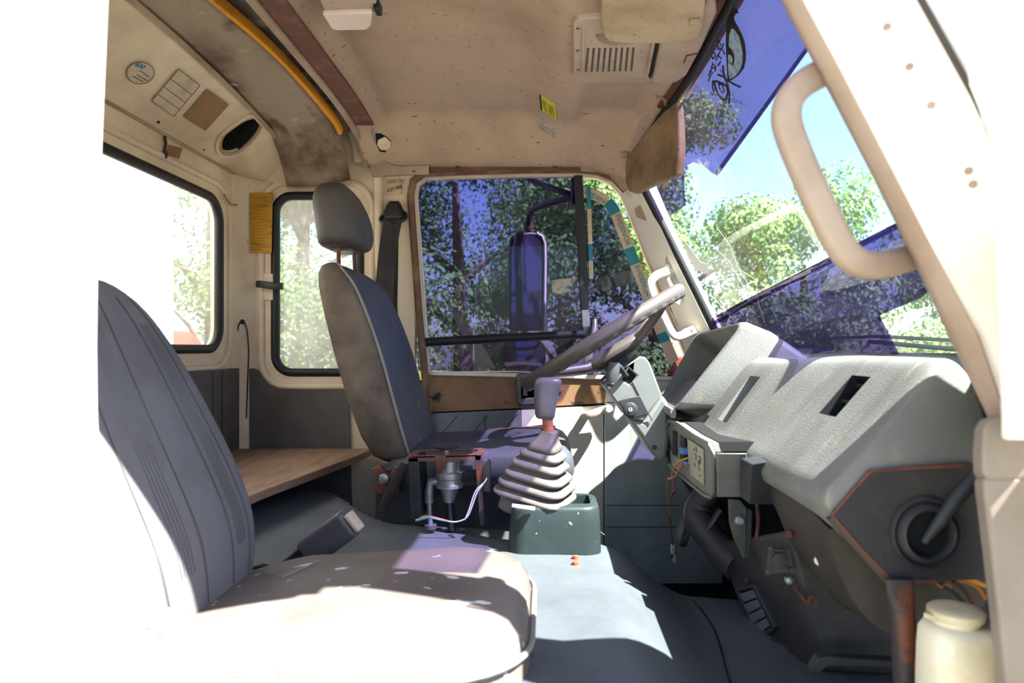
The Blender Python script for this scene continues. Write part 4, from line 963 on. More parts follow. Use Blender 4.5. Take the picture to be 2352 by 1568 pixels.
mesh('valve_elbow', *g_tube([c+V((-.02,0,.0)), c+V((-.040,-.004,.0)), c+V((-.043,-.004,-.02)), c+V((-.043,-.004,-.045))], .010, n=10), 'steel', hb)
mesh('hose_nut', *g_tube([c+V((.022,0,.012)), c+V((.07,0,.016))], .012, n=6), 'black_plastic', hb)
tube('pipe', [c+V((-.043,-.004,-.04)), c+V((-.040,-.006,-.10))], .006, 'steel', hb, n=10)
tube('hose', [c+V((0,0,-.04)), c+V((.006,-.004,-.105))], .009, 'black_rubber', hb, n=10)
mesh('pipe_nut', *g_lathe([(.010,.006),(.014,.004),(.014,-.004),(.010,-.006)], c+V((-.040,-.006,-.096)), (0,0,1), 12), 'knob_grey', hb)
mesh('push_stem', *g_tube([P(1026,1060,1.50), P(1025,1032,1.50)], .008, n=10), 'steel', hb)
mesh('push_knob', *g_lathe([(.010,-.006),(.028,-.002),(.030,.002),(.022,.005),(.004,.006)], P(1024,1026,1.50), (0,0,1), 22), 'charcoal', hb)
hb2 = lab(mesh('relay_box', *g_box(P(1112,1090,1.49), (.03,.03,.07)), 'knob_grey', hb, bevel=.003), 'small grey relay on the post')
for i,(m_, pts) in enumerate((('wire_white', [(955,1194),(985,1186),(1010,1192),(1045,1198),(1072,1188),(1085,1160),(1096,1130),(1110,1112)]), ('wire_teal', [(958,1196),(985,1189),(1012,1194),(1045,1199),(1070,1192)]), ('wire_red', [(955,1196),(975,1184),(1000,1188),(1030,1196)]), ('wire_white', [(1068,1192),(1078,1168),(1092,1128),(1112,1108),(1118,1098)]))):
    tube('wire', spline([P(x,y,1.44) for x,y in pts], 4), .0015, m_, hb, n=5)

# ================================================================== dashboard
db = thing('dashboard', 'grey moulded dashboard with empty instrument hood across the cab', 'dashboard', (.45,1.4,.5))
near_ = [(.545,.66),(.543,.715),(.53,.757),(.505,.786),(.48,.781),(.455,.757),(.412,.705),(.366,.652),(.347,.630),(.341,.612),(.347,.597),(.362,.576),(.425,.517),(.48,.515),(.54,.518)]
pass_ = [(.62,.66),(.60,.735),(.565,.775),(.520,.788),(.487,.783),(.462,.760),(.412,.703),(.364,.650),(.345,.628),(.338,.612),(.343,.598),(.358,.585),(.42,.57),(.50,.57),(.60,.58)]
cent_ = [(.60,.66),(.58,.735),(.53,.775),(.47,.782),(.432,.777),(.408,.758),(.368,.706),(.328,.652),(.312,.636),(.304,.621),(.307,.609),(.32,.60),(.38,.585),(.48,.58),(.58,.58)]
driv_ = [(.60,.62),(.58,.68),(.54,.715),(.48,.735),(.43,.728),(.39,.71),(.36,.680),(.322,.650),(.308,.636),(.300,.622),(.302,.609),(.315,.60),(.38,.585),(.48,.58),(.58,.58)]
def lerp_sec(a, b, t): return [(p[0]+(q[0]-p[0])*t, p[1]+(q[1]-p[1])*t) for p, q in zip(a, b)]
def section(Y):
    keys = [(.868,near_),(.93,lerp_sec(near_,pass_,.6)),(1.0,pass_),(1.12,pass_),(1.30,cent_),(1.46,cent_),(1.50,driv_),(2.06,driv_)]
    for (y0,a),(y1,b) in zip(keys, keys[1:]):
        if Y <= y1: return lerp_sec(a, b, smooth01(y0,y1,Y) if y1-y0 > .05 else (Y-y0)/(y1-y0))
    return keys[-1][1]
holes_d = [(.985,1.045,20,24,.05,'vent'),(1.288,1.35,21,27,.035,'slot'),(1.415,1.455,27,31,.02,'recess')]
st = sorted(set([.868,.90,.93,.965,1.0,1.03,1.06,1.09,1.12,1.16,1.2,1.24,1.27,1.30,1.38,1.40,1.46,1.48,1.50,1.56,1.65,1.8,1.95,2.06]+[h[0] for h in holes_d]+[h[1] for h in holes_d]))
def ring_at(Y):
    s = section(Y); pts = spline([V((x,Y,z)) for x,z in s], 4)
    # a shallow groove where the end section joins the centre section
    return pts
rg = [ring_at(Y) for Y in st]
for i, Y in enumerate(st):
    g = math.exp(-((Y-1.105)/.012)**2)
    for p in rg[i][16:40]:
        nrm = V((-.75,0,.66)); p -= nrm*.004*g
N = len(rg[0]); vv_ = [p for r_ in rg for p in r_]; ff = []
for i in range(len(st)-1):
    for j in range(N-1):
        ym = (st[i]+st[i+1])/2
        if any(h[0] < ym < h[1] and h[2] <= j < h[3] for h in holes_d): continue
        ff.append((i*N+j, i*N+j+1, (i+1)*N+j+1, (i+1)*N+j))
# rounded end face towards the open door
last = len(vv_); c0 = V((.45,.868,.65)); prev = list(range(N)); Yo = .868
for sc_, dy in ((.985,.010),(.95,.017),(.90,.020)):
    k = len(vv_); 
    for p in rg[0]: vv_.append(V((c0.x+(p.x-c0.x)*sc_, Yo-dy, c0.z+(p.z-c0.z)*sc_)))
    cur = list(range(k, k+N))
    for j in range(N-1): ff.append((prev[j], prev[j+1], cur[j+1], cur[j]))
    prev = cur
ff.append(tuple(prev))
mesh('main_shell', vv_, ff, 'dash', db, angle=50)
for (y0,y1,j0,j1,dep,nm) in holes_d:
    i0, i1 = st.index(y0), st.index(y1)
    loop = [rg[i0][j] for j in range(j0,j1+1)]+[rg[i][j1] for i in range(i0+1,i1)]+[rg[i1][j] for j in range(j1,j0-1,-1)]+[rg[i][j0] for i in range(i1-1,i0,-1)]
    inw = V((.66,0,-.60))*dep
    mesh({'vent':'vent_opening','slot':'switch_slot','recess':'knob_recess'}[nm], *g_loft([loop, [p+inw for p in loop]], True, False, True), 'black_plastic' if nm == 'vent' else 'dash', db, smooth=False)
    if nm == 'vent':
        a = rg[i0][j0]+inw*.35; b = rg[i1][j0]+inw*.35; c = rg[i0][j1]+inw*.35; d = rg[i1][j1]+inw*.35
        for t in (.08, .5, .92):
            tube('vent_bar', [a.lerp(c,t), b.lerp(d,t)], .003, 'charcoal', db, n=6)
# instrument hood
def quad(Aq, Bq, Cq, Dq, ins=0, r=.10, n=6):
    out = []
    for s, t in rrect(ins, 1-ins, ins, 1-ins, r, n):
        out.append(V(Aq).lerp(V(Dq), s).lerp(V(Bq).lerp(V(Cq), s), t))
    return out
RA, RB, RC, RD = (.268,1.448,.668), (.420,1.440,.860), (.427,1.965,.842), (.325,1.965,.655)
BA, BB, BC, BD = (.44,1.41,.64), (.555,1.395,.772), (.56,2.0,.772), (.46,2.0,.62)
rim = quad(RA,RB,RC,RD,0); back = quad(BA,BB,BC,BD,0)
inw = V((.70,0,-.50))*.10
hood_r = [back, [p.lerp(q,.25)+V((0,0,.006)) for p,q in zip(back,rim)], [p.lerp(q,.6)+V((0,0,.012)) for p,q in zip(back,rim)], [p.lerp(q,.94)+V((0,0,.003)) for p,q in zip(back,rim)], quad(RA,RB,RC,RD,.012), quad(RA,RB,RC,RD,.035), [p+inw*.9 for p in quad(RA,RB,RC,RD,.075)]]
hood = mesh('instrument_hood', *g_loft(hood_r, True, False, True), 'dash', db, angle=50)
tube('cluster_lip', [V(RA)+V((.006,.03,-.006)), V(RA).lerp(V(RD),.4)+V((-.004,0,-.004)), V(RD)+V((0,-.05,-.003))], .009, 'dash', db, n=10, flat=(.006,.010))
base = V(RA).lerp(V(RD),.22)+inw*.55
for k, (dx, dy, dz, s_) in enumerate(((.03,.02,.05,.05),(.05,.04,.07,.06))):
    p = base+V((dx,dy,dz)); lab(mesh('cable_stub', *g_box(p, (.010,.010,s_), Matrix.Rotation(R(-40),3,'Y')), 'black_plastic', db, bevel=.002), 'black speedometer cable end')
mesh('cluster_bracket', *g_box(base+V((.035,.0,.015)), (.11,.02,.02), Matrix.Rotation(R(-50),3,'Y')), 'charcoal', db, bevel=.003)
mesh('white_stub', *g_box(base+V((.028,.012,.064)), (.010,.012,.012)), 'white_plug', db, bevel=.002)
tube('cluster_cable', spline([base+V((.0,.02,.0)), base+V((.03,.03,.04)), base+V((.07,.06,.09)), base+V((.10,.09,.14))], 4), .003, 'black_rubber', db, n=6)
# lower glove box shell
lowr = [[V((x,Y,z)) for x,z in s] for Y, s in ((.905,[(.37,.565),(.376,.53),(.40,.475),(.435,.436),(.47,.43),(.56,.445),(.60,.56)]),(1.0,[(.366,.585),(.372,.54),(.395,.47),(.43,.428),(.47,.422),(.56,.44),(.60,.58)]),(1.10,[(.36,.59),(.368,.55),(.39,.49),(.43,.45),(.47,.445),(.56,.46),(.60,.58)]),(1.17,[(.35,.60),(.36,.58),(.39,.55),(.43,.52),(.47,.51),(.56,.52),(.60,.58)]))]
mesh('lower_shell', *g_loft([spline(r_,3) for r_ in lowr]), 'dash_dark', db, angle=60)
lab(mesh('shell_bolt', *g_lathe([(.007,0),(.007,.008),(.004,.010)], P(1886,1285,.985), (-.7,-.7,0), 10), 'white_plug', db), 'pale bolt head')
mesh('shell_bolt', *g_lathe([(.006,0),(.006,.006),(.003,.008)], P(1816,1225,1.05), (-.7,-.7,0), 10), 'rust', db)
# black end plate with speaker ring
pp = [(1911,1182),(1998,1082),(2090,1074),(2235,1067),(2262,1330),(2050,1336)]
PY = .843
n_r = 26; cc = (2125,1222)
panel('end_plate', pp, [[(cc[0]+50*math.cos(2*math.pi*k/n_r), cc[1]+48*math.sin(2*math.pi*k/n_r)) for k in range(n_r)]], lambda x,y: P(x,y,PY), (0,.006,0), 'heater', db)
tube('plate_edge', [P(x,y,PY) for x,y in ((2235,1067),(2090,1074),(1998,1082),(1911,1182),(1970,1250),(2050,1336),(2150,1334))], .0025, 'rust_rail', db, n=6)
tube('plate_flange', [P(x,y,PY+.012) for x,y in ((1908,1184),(1970,1252),(2046,1338))], .007, 'dash_dark', db, n=6)
cw = P(cc[0],cc[1],PY)
spr = mesh('vent_ring', *g_lathe([(.0275,.0),(.0275,-.010),(.030,-.014),(.034,-.011),(.037,-.003),(.041,-.008),(.044,-.004),(.045,.002)], cw, (0,1,0), 36, cap=False), 'heater', db)
mesh('ring_hole', *g_lathe([(.029,-.001),(.029,.001)], cw, (0,1,0), 24), 'void', db)
tube('vent_stick', [P(2122,1245,PY-.005), P(2160,1195,PY-.012), P(2200,1140,PY-.02), P(2245,1090,PY-.02)], [.005,.008,.009,.009], 'charcoal', db, n=8)
# radio / switch panel hanging under the dash
sw = thing('switch_panel', 'beige framed switch panel with empty bays and loose wires under the dashboard', 'switch panel', (.29,1.4,.54))
SXn = V((-.93,-.0,-.22)).normalized()
def SW(px, py, off=0): return PP(px, py, V((.292,1.4,.59)), SXn)+SXn*off
so = [(1534,978),(1540,966),(1560,972),(1600,1000),(1634,1018),(1640,1040),(1642,1128),(1634,1142),(1620,1136),(1590,1112),(1545,1074),(1536,1062)]
op = [(1544,988),(1556,992),(1556,1050),(1544,1042)]; op2 = [(1560,996),(1583,1012),(1585,1066),(1562,1052)]
panel('frame', so, [op, op2], lambda x,y: SW(x,y), (.016,0,.002), 'dash', sw, bevel=.002)
tube('frame_rim', [SW(x,y,.002) for x,y in so], .004, 'dash', sw, n=8, closed=True)
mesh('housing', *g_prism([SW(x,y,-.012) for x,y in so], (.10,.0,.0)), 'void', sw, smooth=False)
sd_ = mesh('housing_side', *g_prism([SW(1644,1040), SW(1646,1140), SW(1646,1140)+V((.05,0,.0)), SW(1644,1040)+V((.05,0,0))], (0,-.006,0)), 'dash', sw, bevel=.002)
mesh('side_block', *g_prism([SW(1648,1050)+V((.034,-.01,0)), SW(1650,1138)+V((.034,-.01,0)), SW(1650,1138)+V((.09,-.01,0)), SW(1648,1050)+V((.09,-.01,.01))], (0,-.06,0)), 'charcoal', sw, bevel=.003)
fp = panel('symbol_plate', [(1582,1006),(1618,1030),(1619,1112),(1590,1090),(1588,1066),(1584,1062)], [], lambda x,y: SW(x,y,.003), (.002,0,0), 'panel_switch', sw)
for pts in ([(1599,1040),(1604,1042),(1604,1056)], [(1609,1046),(1614,1049),(1614,1058)], [(1600,1061),(1601,1070)], [(1610,1066),(1611,1078),(1614,1078)], [(1604,1025),(1605,1036)], [(1611,1090),(1615,1092)], [(1599,1028),(1600,1034)]):
    tube('symbol', [SW(x,y,.0045) for x,y in pts], .0007, 'ink', fp, n=4)
tube('symbol', [SW(1611+2.5*math.cos(t),1060+4*math.sin(t),.0045) for t in [2*math.pi*k/8 for k in range(9)]], .0008, 'ink', fp, n=4)
lab(mesh('plug', *g_box(SW(1573,1035,-.002), (.022,.026,.014)), 'blue_plug', sw, bevel=.003), 'light blue connector plug')
mesh('plug', *g_box(SW(1582,1062,.004), (.01,.014,.007)), 'blue_plug', sw, bevel=.002)
tube('wire', spline([SW(1584,1050,.005), SW(1570,1060,.016), SW(1562,1082,.018), SW(1558,1098,.018)], 4), .0018, 'wire_yellow', sw, n=6)
tube('wire', spline([SW(1552,1096,.018), SW(1550,1120,.018), SW(1551,1150,.018), SW(1554,1180,.018)], 4), .0018, 'wire_yellow', sw, n=6)
tube('wire_sleeve', [SW(1553,1180,.018), SW(1555,1210,.018)], .0028, 'wire_red', sw, n=6)
tube('wire', [SW(1555,1210,.018), SW(1559,1235,.018), SW(1559,1248,.018)], .0018, 'wire_brown', sw, n=6)
tube('wire', spline([SW(1576,1064,.006), SW(1573,1080,.014), SW(1566,1092,.018), SW(1552,1096,.018)], 4), .0030, 'wire_red', sw, n=6)
tube('wire', [SW(1566,1090,.018), SW(1564,1108,.018), SW(1566,1122,.018)], .0018, 'wire_red', sw, n=6)
tube('wire_sleeve', [SW(1566,1120,.018), SW(1555,1144,.018)], .0028, 'wire_red', sw, n=6)
wp = lab(mesh('wire_plug', *g_box(SW(1560,1258,.018), (.010,.018,.024), Matrix.Rotation(R(8),3,'X')), 'white_plug', sw, bevel=.002), 'white plug hanging on the wires')
mesh('plug_tip', *g_box(SW(1564,1280,.018), (.010,.014,.018), Matrix.Rotation(R(8),3,'X')), 'white_plug', wp, bevel=.002)
mesh('plug_socket', *g_box(SW(1563,1272,.024), (.004,.008,.008)), 'void', wp)

# ------------------------------------------------------------------ steering column and wheel
sc_ = thing('steering_column', 'grey plastic steering column cowl with ignition lock', 'steering column', (.22,1.69,.54))
CY0, CW = 1.615, .15
upper = [(1386,882),(1400,868),(1470,818),(1482,820),(1492,832),(1520,905),(1478,968),(1445,962)]
lower = [(1520,905),(1536,925),(1538,1000),(1532,1050),(1518,1062),(1500,1044),(1445,962),(1478,968)]
panel('upper_cowl', upper, [[(1429,873),(1444,846),(1462,862),(1447,884)]], lambda x,y: P(x,y,CY0), (0,.012,0), 'column', sc_, bevel=.004)
mesh('upper_body', *g_prism([P(x,y,CY0+.013)+V((0,0,0)) for x,y in upper], (0,CW,0)), 'column', sc_, bevel=.012, segs=3)
mesh('switch_bay', *g_prism([P(x,y,CY0+.008) for x,y in ((1429,873),(1444,846),(1462,862),(1447,884))], (0,.004,0)), 'void', sc_, smooth=False)
mesh('lower_cowl', *g_prism([P(x,y,CY0+.004) for x,y in lower], (0,CW,0)), 'column', sc_, bevel=.010, segs=3)
tube('cowl_seam', [P(x,y,CY0-.0005) for x,y in ((1452,876),(1468,908),(1484,940),(1498,965))], .0014, 'charcoal', sc_, n=5)
mesh('lock_plate', *g_prism([P(x,y,CY0) for x,y in ((1420,920),(1470,908),(1490,950),(1447,962))], (0,-.003,0)), 'charcoal', sc_, bevel=.002)
lk = mesh('ignition_lock', *g_lathe([(.017,0),(.017,-.010),(.014,-.012),(.006,-.012)], P(1447,940,CY0-.003), (0,1,0), 24), 'charcoal', sc_)
mesh('key_slot', *g_lathe([(.005,0),(.005,-.0015)], P(1448,940,CY0-.015), (0,1,0), 16), 'chrome', lk)
mesh('slot_mark', *g_box(P(1448,940,CY0-.0172), (.0015,.001,.007)), 'ink', lk)
mesh('cowl_screw', *g_lathe([(.006,0),(.004,.002)], P(1503,1027,CY0+.003), (0,-1,0), 10), 'charcoal', sc_)
stk = lab(tube('stalk_grip', [P(1412,832,CY0-.03), P(1410,845,CY0-.03), P(1406,862,CY0-.03), P(1403,878,CY0-.03)], [.0125,.014,.0155,.0115], 'knob_grey', sc_, n=14), 'ribbed switch stalk')
tube('stalk_arm', spline([P(1440,862,CY0+.01), P(1434,858,CY0-.01), P(1426,845,CY0-.026), P(1414,834,CY0-.03)], 4), .006, 'charcoal', sc_, n=8)
mesh('stalk_end', *g_lathe([(.008,0),(.008,.004),(.004,.006)], P(1402,882,CY0-.03), (-.1,0,-1), 12), 'charcoal', stk)
tube('column_shaft', [V((.16,1.72,.80)), V((.24,1.70,.67)), V((.38,1.70,.46)), V((.56,1.70,.12))], .028, 'kick_dark', sc_, n=12)
whl = thing('steering_wheel', 'worn brownish grey steering wheel seen nearly edge on', 'steering wheel', (.145,1.75,.828))
wu = V((.853,0,.522)); wv = (V((0,1,0))-V((-.52,0,.853))*.04).normalized(); wn_ = wu.cross(wv).normalized()
if wn_.z < 0: wn_ = -wn_
wc0 = V((.146,1.75,.828)); RW = .221
rimp = [wc0+wu*RW*math.cos(t)+wv*RW*math.sin(t) for t in [2*math.pi*k/72 for k in range(72)]]
mesh('rim', *g_tube(rimp, .0165, n=14, closed=True, up=wn_), 'wheel', whl, angle=80)
grips = [wc0-wn_*.0075+wu*RW*math.cos(t)+wv*RW*math.sin(t) for t in [2*math.pi*k/144 for k in range(144)]]
mesh('finger_grips', *g_tube(grips, [.0122+.0014*math.sin(2*math.pi*k/3.6) for k in range(144)], n=10, closed=True, up=wn_), 'wheel', whl, angle=80)
hub = wc0-wn_*.055
for a in (38, 142, 218, 322):
    t = R(a); d = wu*math.cos(t)+wv*math.sin(t); side = wn_.cross(d)
    rings = []
    for s, h, w_, th in ((.0,.0,.040,.014),(.05,.002,.032,.013),(.11,.012,.022,.011),(.17,.034,.017,.010),(.212,.053,.016,.010)):
        cpt = hub+d*s+wn_*h; rings.append(sq_ring(cpt, side, wn_, w_, th, 14, .6))
    mesh('spoke', *g_loft(rings), 'wheel', whl, angle=60)
mesh('horn_pad', *g_loft([sq_ring(hub+wn_*h, wu, wv, a, b, 28, .55) for h, a, b in ((-.012,.06,.06),(0,.088,.085),(.012,.09,.088),(.020,.084,.08),(.024,.07,.065))]), 'wheel', whl, angle=60, bevel=.002)
mesh('hub_neck', *g_lathe([(.03,-.06),(.034,-.03),(.05,-.008),(.06,0)], hub, wn_, 24), 'column', whl)

# ------------------------------------------------------------------ grab handles on the pillars
def grab(name, label, pts, Yd, r, parent_loc, ends, dep, m='handle_cream'):
    t = thing(name, label, 'grab handle', parent_loc, 'grab handles on the windscreen pillars')
    p3 = spline([P(x,y,Yd-d) for x,y,d in pts], 5)
    tube('grip', p3, r, m, t, n=14, up=(0,1,0), flat=(r,r*.8))
    for x, y, ang in ends:
        e = P(x,y,Yd-.006); 
        mesh('foot', *g_box(e, (r*3.2,.016,r*2.2), Matrix.Rotation(R(ang),3,'Y')), m, t, bevel=.005, segs=3)
        mesh('screw', *g_lathe([(r*.62,0),(r*.62,-.001),(r*.4,.001)], e-V((0,.0085,0)), (0,1,0), 12), 'rust', t)
    return t
grab('grab_handle', 'cream grab handle on the far windscreen pillar beside the steering wheel', [(1524,626,.005),(1508,632,.02),(1496,646,.03),(1496,662,.032),(1506,690,.032),(1524,728,.032),(1540,760,.032),(1552,772,.03),(1566,770,.02),(1584,762,.005)], 2.085, .0125, P(1540,700,2.08), ((1522,627,-24),(1583,762,-24)), .03)
grab('grab_handle', 'tan grab handle on the near windscreen pillar by the open door', [(1905,160,-.02),(1880,172,-.01),(1840,196,.0),(1812,232,.005),(1806,275,.006),(1822,330,.006),(1862,425,.006),(1905,515,.006),(1934,570,.005),(1970,602,.0),(2020,610,-.01),(2070,598,-.02),(2110,585,-.03)], .735, .0145, P(1950,400,.735), (), .03, 'pillar_tan')

# ------------------------------------------------------------------ under the dash: heater, duct, bracket, strut, washer bottle
ht = thing('heater_box', 'black plastic heater housing with vent grille under the dashboard', 'heater', (.5,1.2,.25))
a, b, c, d = P(1640,1240,1.42), P(1722,1448,1.33), P(1880,1542,1.09), P(1800,1215,1.09)
e_ = P(1765,1500,1.22); f_ = P(1700,1235,1.30)
face = [a, b, e_, c, d, f_]
ex_ = V((.36,.0,-.02))
mesh('housing', *g_prism(face, ex_), 'heater', ht, bevel=.012, segs=3)
fn = (b-a).cross(d-a).normalized()
if fn.x > 0: fn = -fn
def HF(px, py, off=0): return PP(px, py, (a+b+c+d)/4, fn)+fn*off
vr = [(1692,1350),(1734,1340),(1788,1440),(1780,1462),(1740,1476)]
vr = [(1693,1352),(1737,1340),(1786,1438),(1782,1448),(1742,1474),(1735,1470)]
gr = panel('vent_frame', vr, [[(1701,1357),(1734,1348),(1776,1438),(1744,1460)]], lambda x,y: HF(x,y,.006), -fn*.02, 'heater', ht, bevel=.002)
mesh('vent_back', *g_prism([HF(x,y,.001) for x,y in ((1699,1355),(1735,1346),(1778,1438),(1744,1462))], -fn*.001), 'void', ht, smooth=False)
for k in range(4):
    t0 = .04+.24*k; t1 = t0+.19
    le = lambda t, o: HF(1702+42*t, 1358+102*t, o); ri = lambda t, o: HF(1733+43*t, 1349+89*t, o)
    mesh('vent_slat', *g_prism([le(t0,.006), ri(t0,.006), ri(t1,.003), le(t1,.003)], -fn*.0012), 'slat_grey', ht)
mesh('flap_tab', *g_prism([HF(x,y,.004) for x,y in ((1742,1480),(1786,1462),(1790,1475),(1776,1498))], fn*.004), 'charcoal', ht)
# motor mount plate with crossed ribs on the near flank
NY = 1.082
mm_ = mesh('motor_mount', *g_prism([P(x,y,NY) for x,y in ((1766,1256),(1812,1260),(1822,1300),(1818,1312),(1760,1316),(1758,1304))], (0,-.006,0)), 'heater', ht, bevel=.001)
for x0,y0,x1,y1 in ((1768,1258,1816,1310),(1812,1262,1762,1312)):
    tube('rib', [P(x0,y0,NY-.007), P(x1,y1,NY-.007)], .0018, 'charcoal', mm_, n=5)
mesh('boss', *g_lathe([(.012,0),(.012,-.005),(.007,-.006)], P(1789,1286,NY-.006), (0,1,0), 16), 'heater', mm_)
for x, y in ((1768,1258),(1811,1263),(1816,1308),(1762,1312)): mesh('lug', *g_lathe([(.004,0),(.004,-.004)], P(x,y,NY-.006), (0,1,0), 10), 'charcoal', mm_)
mesh('stud', *g_lathe([(.006,0),(.006,-.008),(.003,-.01)], P(1809,1330,NY), (0,1,0), 10), 'steel', ht)
tube('link_wire', [P(1822,1345,NY-.01), P(1842,1372,NY-.01), P(1856,1388,NY-.01)], .0022, 'rust', ht, n=6)
tube('link_wire', [P(1866+9*math.cos(t), 1380+10*math.sin(t), NY-.01) for t in [2*math.pi*k/12 for k in range(13)]], .0022, 'rust', ht, n=6)
mesh('lower_flange', *g_prism([P(x,y,1.03) for x,y in ((1862,1545),(1880,1512),(1900,1508),(2060,1518),(2060,1535),(1900,1530),(1884,1545))], (0,.02,0)), 'heater', ht, bevel=.002)
for x, y in ((1716,1333),(1812,1487),(1790,1502)): mesh('screw', *g_lathe([(.005,0),(.005,.003),(.002,.004)], HF(x,y,.0), fn, 8), 'rust', ht)
tube('duct', spline([P(1640,1115,1.46), P(1612,1150,1.46), P(1598,1180,1.45), P(1618,1215,1.43), P(1660,1265,1.40), P(1700,1300,1.36)], 5), [.026]*11+[.03]*8+[.034]*7, 'heater', ht, n=14)
tube('duct_collar', [P(1606,1162,1.457), P(1604,1170,1.456)], .029, 'charcoal', ht, n=14)
tube('duct_brace', [P(1655,1170,1.38), P(1625,1215,1.38)], .008, 'heater', ht, n=6, flat=(.011,.004))
br = thing('dash_bracket', 'greenish steel support bracket between dashboard and heater', 'bracket', P(1695,1200,1.25))
mesh('plate', *g_prism([P(x,y,1.24) for x,y in ((1673,1145),(1700,1148),(1716,1168),(1712,1282),(1706,1282),(1685,1235),(1675,1200))], (0,.004,0)), 'bracket_green', br, bevel=.001)
mesh('flange', *g_prism([P(x,y,1.24) for x,y in ((1716,1166),(1726,1170),(1722,1278),(1712,1282))], (0,-.006,0)), 'charcoal', br, bevel=.001)
mesh('bolt', *g_lathe([(.010,0),(.010,-.006),(.006,-.010)], P(1698,1194,1.24), (0,1,0), 8), 'steel', br)
tube('rusty_rod', [P(1738,1150,1.22), P(1742,1195,1.22), P(1738,1235,1.22)], .0035, 'rust', br, n=6)
stt = thing('dash_strut', 'rusty flattened tube strut holding up the end of the dashboard', 'strut', P(2075,1560,.82))
rg2 = [sq_ring(P(x,y,.835), Xv, Yv, a_, b_, 16, .6 if k < 3 else .9) for k,(x,y,a_,b_) in enumerate(((2066,1330,.0165,.003),(2066,1345,.0165,.003),(2068,1365,.0160,.005),(2070,1390,.0145,.012),(2073,1420,.0140,.0138),(2080,1568,.0135,.0135),(2092,1760,.0135,.0135)))]
mesh('tube', *g_loft(rg2), 'rust_steel', stt, angle=60)
wb = thing('washer_bottle', 'cream plastic washer bottle with cap under the dashboard end', 'bottle', P(2210,1700,.78))
bo = [(2205,1760,.080),(2205,1568,.0405*1),(2205,1500,.0400),(2205,1450,.0385),(2205,1435,.034),(2205,1428,.026),(2205,1420,.022),(2205,1412,.022)]
bc = P(2208,1500,.775)
mesh('body', *g_loft([sq_ring(V((bc.x,bc.y,P(0,y,.775).z)), Xv, Yv, a_, a_*.8, 26, .55) for y,a_ in ((1820,.040),(1810,.043),(1568,.0425),(1490,.0415),(1450,.040),(1436,.036),(1430,.030))]), 'bottle', wb, angle=60)
mesh('neck', *g_loft([sq_ring(V((bc.x-.006,bc.y,P(0,y,.775).z)), Xv, Yv, .024, .024, 22, 1) for y in (1434,1414)]), 'bottle', wb)
cp_ = mesh('cap', *g_loft([sq_ring(V((bc.x-.006,bc.y,P(0,y,.775).z)), Xv, Yv, a_, a_, 26, 1) for y,a_ in ((1418,.0275),(1410,.029),(1400,.029),(1395,.026),(1393,.015))]), 'bottle_cap', wb, angle=50)
mesh('cap_tab', *g_prism([V((bc.x-.033,bc.y-.008,P(0,1410,.775).z)), V((bc.x-.044,bc.y-.004,P(0,1404,.775).z)), V((bc.x-.030,bc.y+.008,P(0,1400,.775).z)), V((bc.x-.02,bc.y,P(0,1408,.775).z))], (0,0,-.005)), 'bottle_cap', cp_)
hw_ = thing('wire_bundle', 'torn orange and brown wires hanging beneath the black end plate', 'wires', P(2180,1330,.86))
for k, (m_, pts) in enumerate((('wire_brown', [(2145,1330),(2160,1345),(2172,1340),(2185,1348)]), ('orange_foam', [(2170,1326),(2210,1326),(2240,1335),(2262,1345)]), ('rust', [(2190,1335),(2215,1355),(2235,1385)]), ('wire_brown', [(2200,1330),(2240,1345),(2262,1375)]), ('charcoal', [(2150,1335),(2190,1360),(2230,1400),(2260,1420)]))):
    tube('wire', spline([P(x,y,.865) for x,y in pts], 4), .0028, m_, hw_, n=6)
pd = thing('pedal', 'dim rubber pedal pad down in the driver footwell', 'pedal', P(1558,1225,1.75))
mesh('pad', *g_loft([sq_ring(P(1560,1222,1.78)+V((k,0,-k*.3)), Yv, V((.3,0,.95)), .045*s, .03*s, 20, .6) for k, s in ((0,.85),(.006,1),(.016,1))]), 'charcoal', pd, angle=60)
tube('pedal_arm', [P(1570,1218,1.80), P(1600,1150,1.85), P(1610,1080,1.9)], .008, 'black_plastic', pd, n=8)

# ================================================================== outside
struct(mesh('ground', [(-60,-60,-1.15),(60,-60,-1.15),(60,60,-1.15),(-60,60,-1.15)], [(0,1,2,3)], 'soil', smooth=False))
cbx = thing('cargo_box', 'white sunlit front wall of the truck body behind the cab', 'truck body', (-1.6,1.4,-.3))
mesh('front_wall', *g_box((-1.62,1.38,1.1), (.5,2.42,2.6)), 'white_wall', cbx, bevel=.02)
for y in (.45, 1.0, 1.55, 2.1):
    mesh('post', *g_box((-1.36,y,1.1), (.02,.05,2.6)), 'white_wall', cbx, bevel=.004)
rv = thing('red_van', 'red vehicle parked beyond the rear window', 'van', (-3.6,5.0,-1.1))
mesh('van_body', *g_prism([(-5.2,5.0,-.75),(-2.2,5.0,-.75),(-2.2,5.0,.1),(-2.6,5.0,.2),(-3.1,5.0,.95),(-5.1,5.0,.95),(-5.2,5.0,.8)], (0,1.2,0)), 'red_paint', rv, bevel=.06, segs=3)
mesh('side_glass', *g_prism([(-3.0,4.99,.25),(-2.8,4.99,.25),(-3.2,4.99,.82),(-3.9,4.99,.82),(-3.9,4.99,.25)], (0,-.01,0)), 'glass_dark', rv)
for x in (-4.6, -2.8):
    mesh('van_wheel', *g_lathe([(.1,.0),(.33,0),(.36,.04),(.36,.18),(.30,.22)], (x,4.92,-.78), (0,1,0), 24), 'black_rubber', rv)
tr_ = thing('red_trailer', 'red machine body low behind the trees past the vent window', 'machine', (1.6,7.5,-1.1))
